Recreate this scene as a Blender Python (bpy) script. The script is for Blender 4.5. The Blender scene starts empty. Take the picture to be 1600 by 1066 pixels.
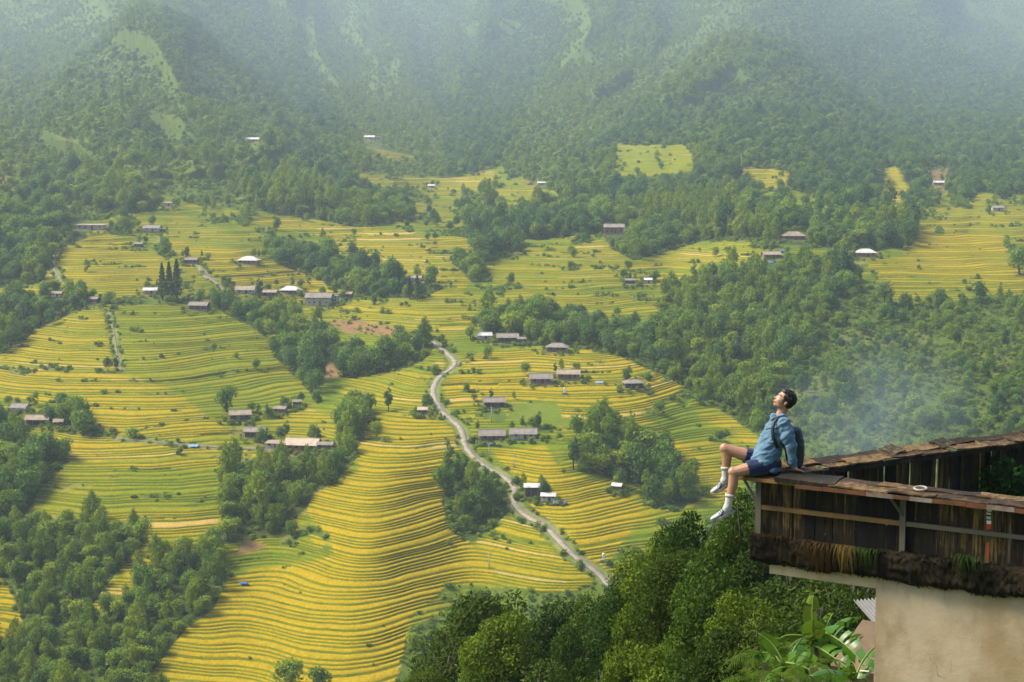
import bpy, bmesh, math, random
import numpy as np
from mathutils import Vector, Matrix, Euler

# ------------------------------------------------------------------ camera, sky, sun, exposure
SC = bpy.context.scene
COL = SC.collection
W, H, FPX, PITCH = 1600.0, 1066.0, 2444.0, math.radians(6.0)
cam_data = bpy.data.cameras.new('camera')
cam_data.sensor_width = 36.0
cam_data.lens = FPX / W * 36.0
cam_data.clip_start, cam_data.clip_end = 0.1, 20000.0
cam = bpy.data.objects.new('camera', cam_data)
COL.objects.link(cam)
cam.rotation_euler = (math.radians(90) - PITCH, 0, 0)
SC.camera = cam

SUN_EL, SUN_AZ = math.radians(50), math.radians(-86)     # azimuth from +Y, clockwise positive
world = bpy.data.worlds.new('World')
SC.world = world
world.use_nodes = True
wn = world.node_tree
sky = wn.nodes.new('ShaderNodeTexSky')
sky.sky_type = 'NISHITA'
sky.sun_disc = False
sky.sun_elevation = SUN_EL
sky.sun_rotation = SUN_AZ
sky.dust_density = 3.0
sky.air_density = 1.0
wn.nodes['Background'].inputs[1].default_value = 0.125
wn.links.new(sky.outputs[0], wn.nodes['Background'].inputs[0])
sun_l = bpy.data.lights.new('sun', 'SUN')
sun_l.energy = 3.9
sun_l.angle = math.radians(20)
sun_l.color = (1.0, 0.92, 0.76)
sun = bpy.data.objects.new('sun', sun_l)
COL.objects.link(sun)
_sd = Vector((math.sin(SUN_AZ) * math.cos(SUN_EL), math.cos(SUN_AZ) * math.cos(SUN_EL), math.sin(SUN_EL)))
sun.rotation_euler = _sd.to_track_quat('Z', 'Y').to_euler()
SC.view_settings.view_transform = 'Standard'
SC.view_settings.look = 'None'
SC.view_settings.exposure = 1.2
SC.view_settings.gamma = 1.0
SC.view_settings.use_curve_mapping = False
HAZE_DENSITY = 0.00013
HAZE_COLOR = (0.66, 0.80, 0.96, 1)
SC.cycles.use_denoising = True
SC.cycles.max_bounces = 6
SC.cycles.diffuse_bounces = 3
SC.cycles.transmission_bounces = 3
SC.cycles.volume_bounces = 1
SC.cycles.transparent_max_bounces = 6

# ------------------------------------------------------------------ small helpers
cP, sP = math.cos(PITCH), math.sin(PITCH)
def ray(px, py):
    v = 533.0 - py
    return px - 800.0, FPX * cP + v * sP, -FPX * sP + v * cP
def at(px, py, Y):
    rx, ry, rz = ray(px, py)
    return Vector((rx / ry * Y, Y, rz / ry * Y))
def proj(X, Y, Z):
    d = Y * cP - Z * sP
    u = Y * sP + Z * cP
    return 800.0 + FPX * X / d, 533.0 - FPX * u / d

def tag(o, label=None, cat=None, group=None, kind=None):
    if label: o['label'] = label
    if cat: o['category'] = cat
    if group: o['group'] = group
    if kind: o['kind'] = kind
    return o
def empty(name, loc, rz=0.0, label=None, cat=None, group=None):
    o = bpy.data.objects.new(name, None)
    o.empty_display_size = 0.2
    o.location = loc
    o.rotation_euler = (0, 0, rz)
    COL.objects.link(o)
    return tag(o, label, cat, group)
def link(name, mesh, parent=None, loc=None):
    o = bpy.data.objects.new(name, mesh)
    COL.objects.link(o)
    if parent is not None: o.parent = parent
    if loc is not None: o.location = loc
    return o
def np_mesh(name, V, Fq, mats=(), smooth=False, fmat=None):
    """mesh from arrays: V (n,3); Fq (m,k) all faces with k corners"""
    V = np.ascontiguousarray(V, dtype=np.float32)
    Fq = np.ascontiguousarray(Fq, dtype=np.int32)
    me = bpy.data.meshes.new(name)
    k = Fq.shape[1]
    me.vertices.add(len(V)); me.vertices.foreach_set('co', V.ravel())
    me.loops.add(Fq.size); me.loops.foreach_set('vertex_index', Fq.ravel())
    me.polygons.add(len(Fq))
    me.polygons.foreach_set('loop_start', np.arange(0, Fq.size, k, dtype=np.int32))
    me.polygons.foreach_set('loop_total', np.full(len(Fq), k, dtype=np.int32))
    if smooth: me.polygons.foreach_set('use_smooth', np.ones(len(Fq), dtype=bool))
    for m in mats: me.materials.append(m)
    if fmat is not None: me.polygons.foreach_set('material_index', np.asarray(fmat, dtype=np.int32))
    me.update(calc_edges=True)
    me.validate()
    return me
def bm_mesh(name, bm, mats, smooth=False):
    me = bpy.data.meshes.new(name)
    bm.normal_update()
    bm.to_mesh(me); bm.free()
    for m in (mats if isinstance(mats, (list, tuple)) else [mats]): me.materials.append(m)
    if smooth:
        for p in me.polygons: p.use_smooth = True
    return me

def _hash2(ix, iy, seed):
    h = (ix.astype(np.int64) * 374761393 + iy.astype(np.int64) * 668265263 + seed * 974634721) & 0x7fffffff
    h = ((h ^ (h >> 13)) * 1274126177) & 0x7fffffff
    h = ((h ^ (h >> 16)) * 1911520717) & 0x7fffffff
    return ((h ^ (h >> 15)) & 0xfffff) / float(0xfffff)
def vnoise(x, y, seed=0):
    x = np.asarray(x, float); y = np.asarray(y, float)
    ix, iy = np.floor(x), np.floor(y)
    fx, fy = x - ix, y - iy
    fx = fx * fx * fx * (fx * (fx * 6 - 15) + 10); fy = fy * fy * fy * (fy * (fy * 6 - 15) + 10)
    a = _hash2(ix, iy, seed); b = _hash2(ix + 1, iy, seed); c = _hash2(ix, iy + 1, seed); d = _hash2(ix + 1, iy + 1, seed)
    return (a * (1 - fx) + b * fx) * (1 - fy) + (c * (1 - fx) + d * fx) * fy
def fbm(x, y, seed=0, oct=3):
    s, a, t = 0.0, 0.5, 0.0
    for i in range(oct):
        s = s + a * vnoise(x * 2 ** i + 17.3 * i, y * 2 ** i - 9.1 * i, seed + i); t += a; a *= 0.5
    return s / t * 2 - 1            # about -1 .. 1
def sstep(a, b, x):
    t = np.clip((x - a) / (b - a), 0, 1)
    return t * t * (3 - 2 * t)
def lerp(a, b, t): return a + (b - a) * t

# ------------------------------------------------------------------ materials
def mat_new(name):
    m = bpy.data.materials.new(name)
    m.use_nodes = True
    return m, m.node_tree, m.node_tree.nodes['Principled BSDF']
def simple_mat(name, col, rough=0.8, noise=0.25, scale=6.0, bump=0.0, metallic=0.0, stretch=(1, 1, 1), col2=None, spec=0.3):
    """plain material with procedural wear: a noise mixes the colour with col2 (or a darker self)"""
    m, nt, b = mat_new(name)
    N, L = nt.nodes, nt.links
    tc = N.new('ShaderNodeTexCoord'); mp = N.new('ShaderNodeMapping'); mp.inputs['Scale'].default_value = stretch
    L.new(tc.outputs['Object'], mp.inputs[0])
    nz = N.new('ShaderNodeTexNoise'); nz.inputs['Scale'].default_value = scale; nz.inputs['Detail'].default_value = 6; nz.inputs['Roughness'].default_value = 0.65
    L.new(mp.outputs[0], nz.inputs['Vector'])
    rp = N.new('ShaderNodeMapRange'); rp.inputs[1].default_value = 0.35; rp.inputs[2].default_value = 0.7
    L.new(nz.outputs[0], rp.inputs[0])
    mx = N.new('ShaderNodeMix'); mx.data_type = 'RGBA'
    c2 = col2 if col2 else tuple(c * (1 - noise) for c in col)
    mx.inputs[6].default_value = (*col, 1); mx.inputs[7].default_value = (*c2, 1)
    L.new(rp.outputs[0], mx.inputs[0]); L.new(mx.outputs[2], b.inputs['Base Color'])
    b.inputs['Roughness'].default_value = rough
    b.inputs['Metallic'].default_value = metallic
    b.inputs['Specular IOR Level'].default_value = spec
    if bump:
        bp = N.new('ShaderNodeBump'); bp.inputs['Strength'].default_value = bump; bp.inputs['Distance'].default_value = 0.02
        L.new(nz.outputs[0], bp.inputs['Height']); L.new(bp.outputs[0], b.inputs['Normal'])
    return m
def leaf_mat(name, c_dark, c_mid, c_light, trans=0.3, rough=0.65, spec=0.06):
    """foliage: each leaf clump its own shade, each plant its own hue shift, part of the light passes through"""
    m, nt, b = mat_new(name)
    N, L = nt.nodes, nt.links
    geo = N.new('ShaderNodeNewGeometry'); oi = N.new('ShaderNodeObjectInfo')
    cr = N.new('ShaderNodeValToRGB')
    e = cr.color_ramp.elements
    e[0].position = 0.0; e[0].color = (*c_dark, 1); e[1].position = 1.0; e[1].color = (*c_light, 1)
    k = e.new(0.5); k.color = (*c_mid, 1)
    ad = N.new('ShaderNodeMath'); ad.operation = 'MULTIPLY_ADD'; ad.inputs[1].default_value = 0.45
    ob = N.new('ShaderNodeMath'); ob.operation = 'MULTIPLY'; ob.inputs[1].default_value = 0.55
    L.new(oi.outputs['Random'], ob.inputs[0]); L.new(geo.outputs['Random Per Island'], ad.inputs[0]); L.new(ob.outputs[0], ad.inputs[2])
    L.new(ad.outputs[0], cr.inputs[0])
    L.new(cr.outputs[0], b.inputs['Base Color'])
    b.inputs['Roughness'].default_value = rough; b.inputs['Specular IOR Level'].default_value = spec
    tr = N.new('ShaderNodeBsdfTranslucent'); L.new(cr.outputs[0], tr.inputs[0])
    ms = N.new('ShaderNodeMixShader'); ms.inputs[0].default_value = trans
    L.new(b.outputs[0], ms.inputs[1]); L.new(tr.outputs[0], ms.inputs[2])
    L.new(ms.outputs[0], N['Material Output'].inputs['Surface'])
    return m

# ------------------------------------------------------------------ the valley: depth by direction, then height
_DROWS = {
 1250: (310, {0: 1, 800: 1, 1600: 1}),
 1066: (370, {0: 1.03, 300: .98, 600: .94, 900: 1.0, 1200: 1.04, 1600: 1.06}),
 950: (405, {0: 1.01, 300: .97, 550: .93, 800: 1.0, 1100: 1.03, 1600: 1.05}),
 850: (435, {0: 1.01, 200: .98, 440: 1.02, 570: .93, 740: 1.03, 900: .97, 1100: 1.03, 1600: 1.05}),
 730: (485, {0: 1.0, 200: .97, 420: 1.0, 600: .93, 740: .99, 850: .95, 1000: 1.03, 1200: 1.07, 1600: 1.08}),
 600: (570, {0: .98, 250: .95, 480: 1.05, 600: 1.0, 680: .96, 850: .95, 1000: .98, 1100: 1.07, 1300: 1.0, 1600: 1.03}),
 500: (660, {0: 1.0, 250: .94, 450: 1.04, 600: 1.02, 760: 1, 900: 1.02, 1050: 1.06, 1200: .99, 1400: .98, 1600: 1.02}),
 420: (750, {0: .97, 150: .94, 300: .97, 500: 1.06, 700: 1.02, 900: 1.04, 1050: 1.07, 1250: .95, 1450: .98, 1600: 1}),
 340: (900, {0: .92, 200: .98, 400: .99, 600: 1.04, 800: 1.06, 1000: 1.02, 1200: .94, 1400: .98, 1600: 1.03}),
 250: (1260, {0: .92, 200: .95, 400: .98, 600: 1.06, 700: 1.12, 800: 1.08, 1000: 1.02, 1200: .97, 1400: 1.02, 1600: 1.08}),
 150: (2000, {0: .93, 100: .97, 250: .88, 450: 1.02, 600: 1.12, 700: 1.14, 900: 1.05, 1050: .97, 1200: .92, 1400: 1.05, 1600: 1.16}),
 50: (2750, {0: 1.0, 100: .98, 220: .86, 400: 1.03, 600: 1.14, 800: 1.12, 1000: 1.03, 1150: .98, 1350: 1.05, 1500: 1.2, 1600: 1.25}),
 -60: (3500, {0: 1.03, 220: .94, 500: 1.1, 800: 1.12, 1100: 1.04, 1350: 1.08, 1600: 1.25}),
 -260: (4700, {0: 1.05, 800: 1.1, 1600: 1.15}),
}
_cp, _cv = [], []
for _y, (_d, _m) in _DROWS.items():
    for _x, _f in _m.items():
        _cp.append((_x / 1000.0, _y / 1000.0)); _cv.append(math.log(_f) * (.38 if 450 < _y < 1200 else .6 if _y == 420 else 1.0 if _y == 340 else 1.25))
_cp = np.array(_cp); _cv = np.array(_cv)
def _tps_k(d2): return np.where(d2 > 1e-12, 0.5 * d2 * np.log(np.maximum(d2, 1e-12)), 0.0)
_n = len(_cp)
_K = _tps_k(((_cp[:, None, :] - _cp[None, :, :]) ** 2).sum(-1)) + np.eye(_n) * 2e-4
_Pm = np.hstack([np.ones((_n, 1)), _cp])
_A = np.block([[_K, _Pm], [_Pm.T, np.zeros((3, 3))]])
_sol = np.linalg.solve(_A, np.concatenate([_cv, np.zeros(3)]))
def tps(px, py):
    x, y = np.clip(px, -200, 1800) / 1000.0, py / 1000.0
    out = _sol[_n] + _sol[_n + 1] * x + _sol[_n + 2] * y
    for i in range(_n):
        out = out + _sol[i] * _tps_k((x - _cp[i, 0]) ** 2 + (y - _cp[i, 1]) ** 2)
    return out
_by = np.array(sorted(_DROWS)); _bd = np.log(np.array([_DROWS[k][0] for k in _by], float))
def _pchip(x, xs, ys):
    h = np.diff(xs); d = np.diff(ys) / h
    m = np.empty_like(ys); m[0], m[-1] = d[0], d[-1]
    m[1:-1] = np.where(d[:-1] * d[1:] > 0, 2 * d[:-1] * d[1:] / (d[:-1] + d[1:]), 0)
    i = np.clip(np.searchsorted(xs, x) - 1, 0, len(xs) - 2)
    t = (x - xs[i]) / h[i]
    return ((2 * t ** 3 - 3 * t ** 2 + 1) * ys[i] + (t ** 3 - 2 * t ** 2 + t) * h[i] * m[i]
            + (-2 * t ** 3 + 3 * t ** 2) * ys[i + 1] + (t ** 3 - t ** 2) * h[i] * m[i + 1])
# spurs that stand in front of the mountain behind them: (factor on the distance, softness, lowest row, full row, outline)
SPURS = [
 (.78, 5, 330, 60, [(225,8),(285,32),(345,80),(400,130),(448,178),(440,240),(330,275),(200,275),(110,250),(60,200),(72,132),(140,90),(190,32)]),
 (.90, 3, 350, 110, [(-280,150),(-60,160),(60,128),(130,118),(215,162),(262,235),(240,330),(-280,330)]),
 (.81, 6, 340, 70, [(1180,55),(1262,95),(1330,150),(1400,212),(1450,270),(1300,310),(1100,300),(960,290),(900,260),(985,180),(1060,120),(1112,72)]),
 (.93, 2, 350, 190, [(380,245),(450,178),(520,192),(592,250),(650,310),(560,340),(380,320)]),
 (.92, 3, 340, 150, [(1400,200),(1500,180),(1700,230),(1900,300),(1900,330),(1440,320),(1390,262)]),
 (.88, 4, 230, 0, [(760,40),(830,-20),(1000,-60),(1040,60),(980,130),(860,215),(740,240),(720,150)]),
 (1.10, 7, 220, 60, [(430,-280),(700,-280),(740,60),(700,190),(600,190),(480,120)]),
 (1.12, 7, 200, 60, [(1430,-280),(1900,-280),(1900,190),(1600,160),(1480,60)]),
]
_sx, _sy = np.meshgrid(np.arange(-300, 1901, 4.0), np.arange(-284, 421, 4.0))
_sf = np.zeros(_sx.shape)
for _f, _s, _lo, _hi, _pts in SPURS:
    _p = np.array(_pts, float); _in = np.zeros(_sx.shape, bool)
    _jx = _sx + 9 * fbm(_sx / 40, _sy / 40, 401, 2); _jy = _sy + 9 * fbm(_sx / 38, _sy / 42, 403, 2)
    for (ax, ay), (bx, by) in zip(_p, np.roll(_p, -1, 0)):
        if ay != by: _in ^= ((ay > _jy) != (by > _jy)) & (_jx < (bx - ax) * (_jy - ay) / (by - ay) + ax)
    _m = _in.astype(float)
    for _ in range(_s):
        _q = np.pad(_m, 1, mode='edge'); _m = (_q[:-2, 1:-1] + _q[2:, 1:-1] + _q[1:-1, :-2] + _q[1:-1, 2:] + 2 * _q[1:-1, 1:-1]) / 6
    _sf += math.log(_f) * _m * np.clip((_lo - _sy) / (_lo - _hi), 0, 1)
def spur_f(px, py):
    x = np.clip((px + 300) / 4.0, 0, _sf.shape[1] - 1.001); y = np.clip((py + 284) / 4.0, 0, _sf.shape[0] - 1.001)
    i, j = y.astype(int), x.astype(int); a, b = x - j, y - i
    return (_sf[i, j] * (1 - a) + _sf[i, j + 1] * a) * (1 - b) + (_sf[i + 1, j] * (1 - a) + _sf[i + 1, j + 1] * a) * b
def ridge_of(px, py):
    """spur crests (1) and gullies (0) that run down towards the middle of the valley"""
    dx, dy = px - 690.0, (360.0 - py) * 1.15
    th = np.arctan2(dy, dx); rr = np.hypot(dx, dy)
    n = fbm(th * 2.6 + .22 * fbm(px / 120.0, py / 90.0, 25, 2), rr / 420.0 + 3.3, 23, 2)
    m = fbm(th * 6.5 + .5 * fbm(px / 70.0, py / 60.0, 27, 2), rr / 160.0, 29, 2)
    return np.clip(1 - 1.25 * np.abs(n) - .28 * np.abs(m), 0, 1)
def depth_of(px, py):
    up = sstep(420, 180, py)
    ld = _pchip(py, _by.astype(float), _bd) + tps(px, py) + spur_f(px, py)
    ld = ld + 0.008 * fbm(px / 170.0, py / 110.0, 11, 2) * (1 - up)
    rg = ridge_of(px, py)
    ld = ld - up * 0.19 * (rg - 0.6) * sstep(110, 330, np.hypot(px - 690.0, 360.0 - py)) + up * 0.012 * fbm(px / 60.0, py / 60.0, 31, 2)
    return np.exp(ld)

# columns of directions u = X/Y, rows of Y
_pxc = np.concatenate([np.arange(-420, 0, 9.0), np.arange(0, 1010, 2.4), np.arange(1010, 1600, 3.4), np.arange(1600, 2030, 9.0)])
UC = (_pxc - 800.0) / (FPX * cP)
_rows = [300.0]
while _rows[-1] < 4900:
    y = _rows[-1]
    s = 1.0 if y < 420 else (1.0 * (y / 420.0) ** 1.0 if y < 1000 else 1.3 * (y / 1000.0) ** 2.5)
    _rows.append(y + s)
YR = np.array(_rows)
_pys = np.arange(1260, -261, -5.0)
_ryy = FPX * cP + (533 - _pys) * sP
_PXg = 800 + UC[:, None] * _ryy[None, :]
_Dg = np.maximum.accumulate(depth_of(_PXg, np.broadcast_to(_pys, _PXg.shape)) , axis=1) + np.arange(len(_pys))[None, :] * 1e-3
PYg = np.empty((len(YR), len(UC)))
for j in range(len(UC)):
    PYg[:, j] = np.interp(YR, _Dg[j], _pys)
_v = 533.0 - PYg
Yg = np.broadcast_to(YR[:, None], PYg.shape)
Xg = Yg * UC[None, :]
Zb = Yg * (-FPX * sP + _v * cP) / (FPX * cP + _v * sP)
PXg = 800.0 + UC[None, :] * (FPX * cP + _v * sP)
def _colz(j, Y): return np.interp(Y, Yg[:, j], Zs[:, j])
def base_z(X, Y):
    """height of the valley surface at world X, Y"""
    out = []
    for x, y in zip(np.atleast_1d(np.asarray(X, float)), np.atleast_1d(np.asarray(Y, float))):
        u = x / y; j = int(np.clip(np.searchsorted(UC, u) - 1, 0, len(UC) - 2)); a = min(max((u - UC[j]) / (UC[j + 1] - UC[j]), 0), 1)
        out.append(_colz(j, y) * (1 - a) + _colz(j + 1, y) * a)
    return np.array(out) if np.ndim(X) else out[0]
def ground_at(px, py):
    """world point of the valley surface seen in direction (px, py)"""
    rx, ry, rz = ray(px, py)
    u = rx / ry
    j = int(np.clip(np.searchsorted(UC, u), 1, len(UC) - 1))
    t = Zs[:, j] / Yg[:, j]
    i = int(np.argmax(t >= rz / ry))
    return Vector((u * float(Yg[i, j]), float(Yg[i, j]), float(Zs[i, j])))

# ------------------------------------------------------------------ what grows where: outlines in the directions of the photograph
RICE = [  # (ripeness, terrace height, outline)
 (.44, 0.58, [(180,480),(250,472),(340,482),(420,530),(445,575),(480,610),(500,640),(430,645),(330,650),(250,610),(185,582),(170,530)]),
 (.78, 0.58, [(60,512),(120,492),(180,488),(172,530),(185,582),(80,572),(0,575),(0,560)]),
 (.88, 0.61, [(0,578),(180,584),(270,612),(350,672),(370,690),(300,692),(200,684),(150,660),(130,640),(60,632),(0,615)]),
 (.90, 0.65, [(45,685),(120,680),(200,692),(300,700),(370,700),(450,705),(440,722),(400,712),(350,730),(200,735),(110,720)]),
 (.45, 0.68, [(110,722),(200,735),(350,730),(345,765),(340,800),(150,812),(50,805),(60,770)]),
 (.80, 0.65, [(150,808),(340,798),(335,838),(300,845),(260,850),(225,835)]),
 (.80, 0.65, [(232,840),(330,822),(300,850),(262,872),(200,925),(160,955),(128,962),(180,900)]),
 (.90, 0.65, [(-60,890),(0,900),(22,935),(34,990),(0,1012),(-60,1020)]),
 (.96, 0.61, [(560,738),(600,722),(680,726),(700,740),(690,780),(705,830),(760,872),(780,908),(700,918),(640,970),(625,1066),(625,1200),(150,1200),(232,1062),(290,985),(335,955),(355,905),(440,880),(520,868),(515,840),(478,800),(490,772)]),
 (.86, 0.68, [(575,662),(640,650),(715,668),(722,700),(690,730),(610,722),(565,735),(558,705)]),
 (.88, 0.58, [(762,546),(860,538),(960,555),(1012,578),(1068,605),(1045,622),(1000,650),(1010,665),(960,668),(880,652),(868,628),(760,628),(705,640),(690,605),(720,572)]),
 (.88, 0.58, [(930,668),(1010,655),(1060,690),(1130,742),(1155,795),(1100,775),(1058,742),(1050,700),(980,660)]),
 (.80, 0.58, [(1090,645),(1140,650),(1195,692),(1165,695)]),
 (.97, 0.58, [(765,706),(850,700),(880,742),(960,762),(1002,790),(988,830),(962,870),(930,895),(885,850),(835,800),(812,760),(790,735)]),
 (.80, 0.72, [(742,850),(800,808),(850,830),(932,903),(900,922),(840,925),(782,905),(760,870)]),
 (.62, 0.61, [(535,612),(640,580),(690,560),(702,575),(672,600),(668,640),(600,655),(565,640)]),
 (.68, 0.61, [(435,652),(490,642),(532,662),(522,688),(430,688),(425,665)]),
 (.74, 0.61, [(85,392),(160,362),(200,386),(255,402),(275,432),(250,460),(160,465),(65,447)]),
 (.78, 0.61, [(262,362),(330,372),(400,402),(500,440),(525,462),(460,472),(365,452),(300,430),(280,410)]),
 (.60, 0.61, [(268,322),(300,342),(430,388),(390,392),(262,368)]),
 (.72, 0.65, [(388,336),(470,346),(600,360),(720,370),(742,390),(702,410),(740,440),(722,458),(640,440),(560,400),(500,370),(420,356)]),
 (.62, 0.65, [(690,455),(765,465),(732,500),(742,522),(680,528),(590,500),(535,490),(556,470),(640,480)]),
 (.60, 0.65, [(755,412),(850,395),(940,375),(962,395),(982,412),(960,442),(860,452),(775,440)]),
 (.66, 0.65, [(785,452),(900,452),(1000,470),(1045,490),(960,495),(880,485),(800,478)]),
 (.64, 0.65, [(970,422),(1080,390),(1130,375),(1192,390),(1182,418),(1100,412),(1050,442),(1000,452)]),
 (.76, 0.65, [(1362,402),(1450,400),(1560,385),(1600,430),(1600,462),(1500,452),(1400,472),(1380,442)]),
 (.95, 0.65, [(1440,362),(1565,368),(1572,402),(1462,406),(1420,388)]),
 (.80, 0.68, [(1158,263),(1230,266),(1247,292),(1200,296),(1152,292)]),
 (.78, 0.68, [(1380,266),(1402,260),(1422,292),(1402,326),(1374,312)]),
 (.64, 0.68, [(1440,322),(1640,335),(1640,372),(1480,362)]),
 (.42, 0.68, [(960,226),(1072,226),(1092,272),(960,276)]),
 (.62, 0.68, [(555,272),(700,280),(772,265),(775,292),(740,302),(620,292),(560,292)]),
 (.62, 0.68, [(572,226),(620,220),(662,246),(642,256),(580,246)]),
 (.85, 0.61, [(-60,450),(60,450),(30,478),(-60,480)]),
 (.35, 0.68, [(222,302),(245,303),(300,318),(265,332)]),
 (.25, 0.68, [(1180,300),(1245,300),(1380,355),(1300,345)]),
 (.35, 0.68, [(950,495),(1040,492),(1010,520),(960,512)]),
 (.30, 0.65, [(350,872),(420,858),(470,862),(520,872),(440,884),(352,902)]),
 (.40, 0.65, [(500,505),(640,520),(660,545),(560,560),(505,530)]),
]
FOREST = [  # (trees per 100 m2, mean crown radius, where, outline)
 (4.5, 3.6, 'dark wood on the slope at the upper left edge', [(-60,325),(110,345),(148,380),(92,400),(62,442),(-60,452)]),
 (4.0, 3.4, 'tree belt under the small grey hut at the left', [(-60,480),(60,462),(130,440),(178,470),(112,490),(50,520),(10,555),(-60,558)]),
 (5.0, 3.8, 'dark grove below the farmhouse at the left edge', [(-60,640),(30,680),(62,702),(112,722),(62,770),(42,802),(-60,822)]),
 (7.5, 2.5, 'thicket in the lower left corner gully', [(-60,820),(60,812),(140,812),(222,840),(232,862),(190,900),(122,958),(100,985),(36,1002),(22,930),(-60,878)]),
 (7.5, 2.5, 'thicket along the left foot of the golden spur', [(-60,1015),(60,990),(160,962),(262,872),(335,850),(352,880),(340,950),(285,995),(222,1066),(180,1160),(-60,1160)]),
 (5.0, 3.4, 'dense grove filling the gully left of the golden spur', [(345,745),(400,716),(500,706),(562,702),(552,732),(482,790),(440,835),(352,850),(340,850),(350,800)]),
 (4.5, 3.4, 'tree belt below the roadside hamlet', [(320,462),(400,466),(470,500),(482,562),(440,562),(400,522),(340,487)]),
 (4.5, 3.4, 'grove in the hollow left of the road', [(425,542),(500,522),(560,560),(600,555),(650,520),(682,545),(640,575),(560,592),(500,592),(450,572)]),
 (4.5, 3.4, 'trees between the brown farmhouse and the road', [(522,660),(560,640),(602,640),(585,682),(562,720),(532,700)]),
 (5.5, 3.6, 'round dark grove left of the road bend', [(690,745),(740,736),(790,752),(802,790),(762,832),(720,842),(692,800)]),
 (4.5, 3.8, 'dark grove right of the twin farmhouses', [(888,690),(960,672),(1040,700),(1050,740),(992,758),(905,738)]),
 (3.6, 3.2, 'wooded flank of the right hill', [(950,552),(1000,490),(1050,450),(1130,432),(1240,402),(1335,400),(1352,440),(1300,500),(1250,560),(1230,640),(1190,680),(1130,645),(1062,602)]),
 (1.3, 2.3, 'scrubby face of the right hill', [(1352,440),(1400,475),(1660,462),(1660,720),(1250,720),(1230,640),(1250,560),(1300,500)]),
 (4.0, 3.6, 'tree band above the central terraces', [(740,505),(830,485),(900,505),(962,532),(950,552),(850,538),(760,524)]),
 (4.0, 3.4, 'trees along the upper middle gully', [(715,392),(770,372),(830,380),(790,402),(770,440),(740,440),(702,412)]),
 (4.2, 3.6, 'long dark tree belt across the upper valley', [(700,330),(900,312),(1000,300),(1100,282),(1155,270),(1180,300),(1250,312),(1330,345),(1430,352),(1442,388),(1360,394),(1180,376),(1100,376),(990,408),(957,390),(940,366),(830,376),(740,360)]),
 (3.6, 3.6, 'tree belt on the upper left bench', [(370,300),(450,282),(540,300),(640,310),(652,345),(560,355),(400,330)]),
 (3.8, 3.4, 'tree line beside the upper terraces', [(400,370),(500,378),(560,412),(640,450),(680,466),(600,466),(520,450),(440,425)]),
 (3.0, 3.6, 'dark trees on the upper left knoll', [(50,270),(180,260),(232,300),(250,332),(150,335),(70,302)]),
 (3.0, 3.2, 'trees right of the terraced knoll', [(1240,285),(1300,300),(1390,345),(1330,345),(1250,312)]),
 (3.5, 3.2, 'wood behind the twin stepped fields', [(1060,540),(1230,560),(1220,640),(1130,640),(1060,600)]),
 (4.0, 3.0, 'bushes by the lower road', [(800,795),(840,790),(880,840),(930,885),(915,885),(860,845),(815,812)]),
 (4.0, 3.4, 'tree line below the road bend', [(1000,735),(1060,742),(1100,775),(1050,800),(1005,790)]),
 (3.5, 3.0, 'trees below the concrete farmhouse', [(620,540),(650,515),(690,530),(670,560),(640,575)]),
 (3.5, 3.2, 'hedge of trees on the left terrace edge', [(340,470),(440,520),(490,590),(500,640),(470,600),(420,545)]),
 (3.0, 3.4, 'trees around the left farmhouse', [(95,640),(150,640),(170,680),(120,690),(95,670)]),
 (3.0, 3.2, 'trees right of the roadside hamlet', [(640,425),(700,435),(690,470),(640,470)]),
 (3.0, 3.0, 'shrubby gully beside the stepped spur', [(760,830),(740,850),(700,835),(700,790)]),
]
SOIL = [[(500,505),(560,500),(650,520),(640,532),(540,520)], [(490,570),(520,565),(530,590),(500,590)], [(545,618),(578,612),(570,635),(545,640)],
        [(655,640),(682,640),(680,650),(655,650)],
        [(820,280),(845,285),(840,292),(815,290)], [(455,390),(500,392),(490,402),(460,402)], [(-20,268),(15,275),(30,290),(-20,285)], [(1440,265),(1490,262),(1480,300),(1450,300)],
        [(365,870),(380,840),(420,850),(400,862)], [(1195,860),(1210,850),(1210,880)]]
LAWN = [[(868,628),(880,655),(960,668),(1000,660),(990,672),(860,668),(790,655),(795,630)]]
RS = 2
RW, RH = 800, 533
def poly_mask(pts):
    m = np.zeros((RH, RW), np.float32)
    p = np.array(pts, float) / RS
    x0, x1 = int(max(0, p[:, 0].min() - 1)), int(min(RW, p[:, 0].max() + 2))
    y0, y1 = int(max(0, p[:, 1].min() - 1)), int(min(RH, p[:, 1].max() + 2))
    if x1 <= x0 or y1 <= y0: return m
    gx, gy = np.meshgrid(np.arange(x0, x1) + .5, np.arange(y0, y1) + .5)
    ins = np.zeros(gx.shape, bool)
    for (ax, ay), (bx, by) in zip(p, np.roll(p, -1, 0)):
        if ay == by: continue
        c = ((ay > gy) != (by > gy)) & (gx < (bx - ax) * (gy - ay) / (by - ay) + ax)
        ins ^= c
    m[y0:y1, x0:x1] = ins
    return m
def blur(m, n=1):
    for _ in range(n):
        q = np.pad(m, 1, mode='edge')
        m = (q[:-2, 1:-1] + q[2:, 1:-1] + q[1:-1, :-2] + q[1:-1, 2:] + 2 * q[1:-1, 1:-1]) / 6
    return m
rice_m = np.zeros((RH, RW), np.float32); ripe_m = np.full((RH, RW), .6, np.float32); rice_id = np.full((RH, RW), -1, np.int32); step_h = np.full((RH, RW), .9, np.float32)
for k, (rp, h, pts) in enumerate(RICE):
    m = poly_mask(pts) > .5
    rice_m[m] = 1; ripe_m[m] = rp; rice_id[m] = k; step_h[m] = h
forest_id = np.full((RH, RW), -1, np.int32)
for k, (dn, rr, nm, pts) in enumerate(FOREST):
    forest_id[poly_mask(pts) > .5] = k
soil_m = np.zeros((RH, RW), np.float32)
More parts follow.
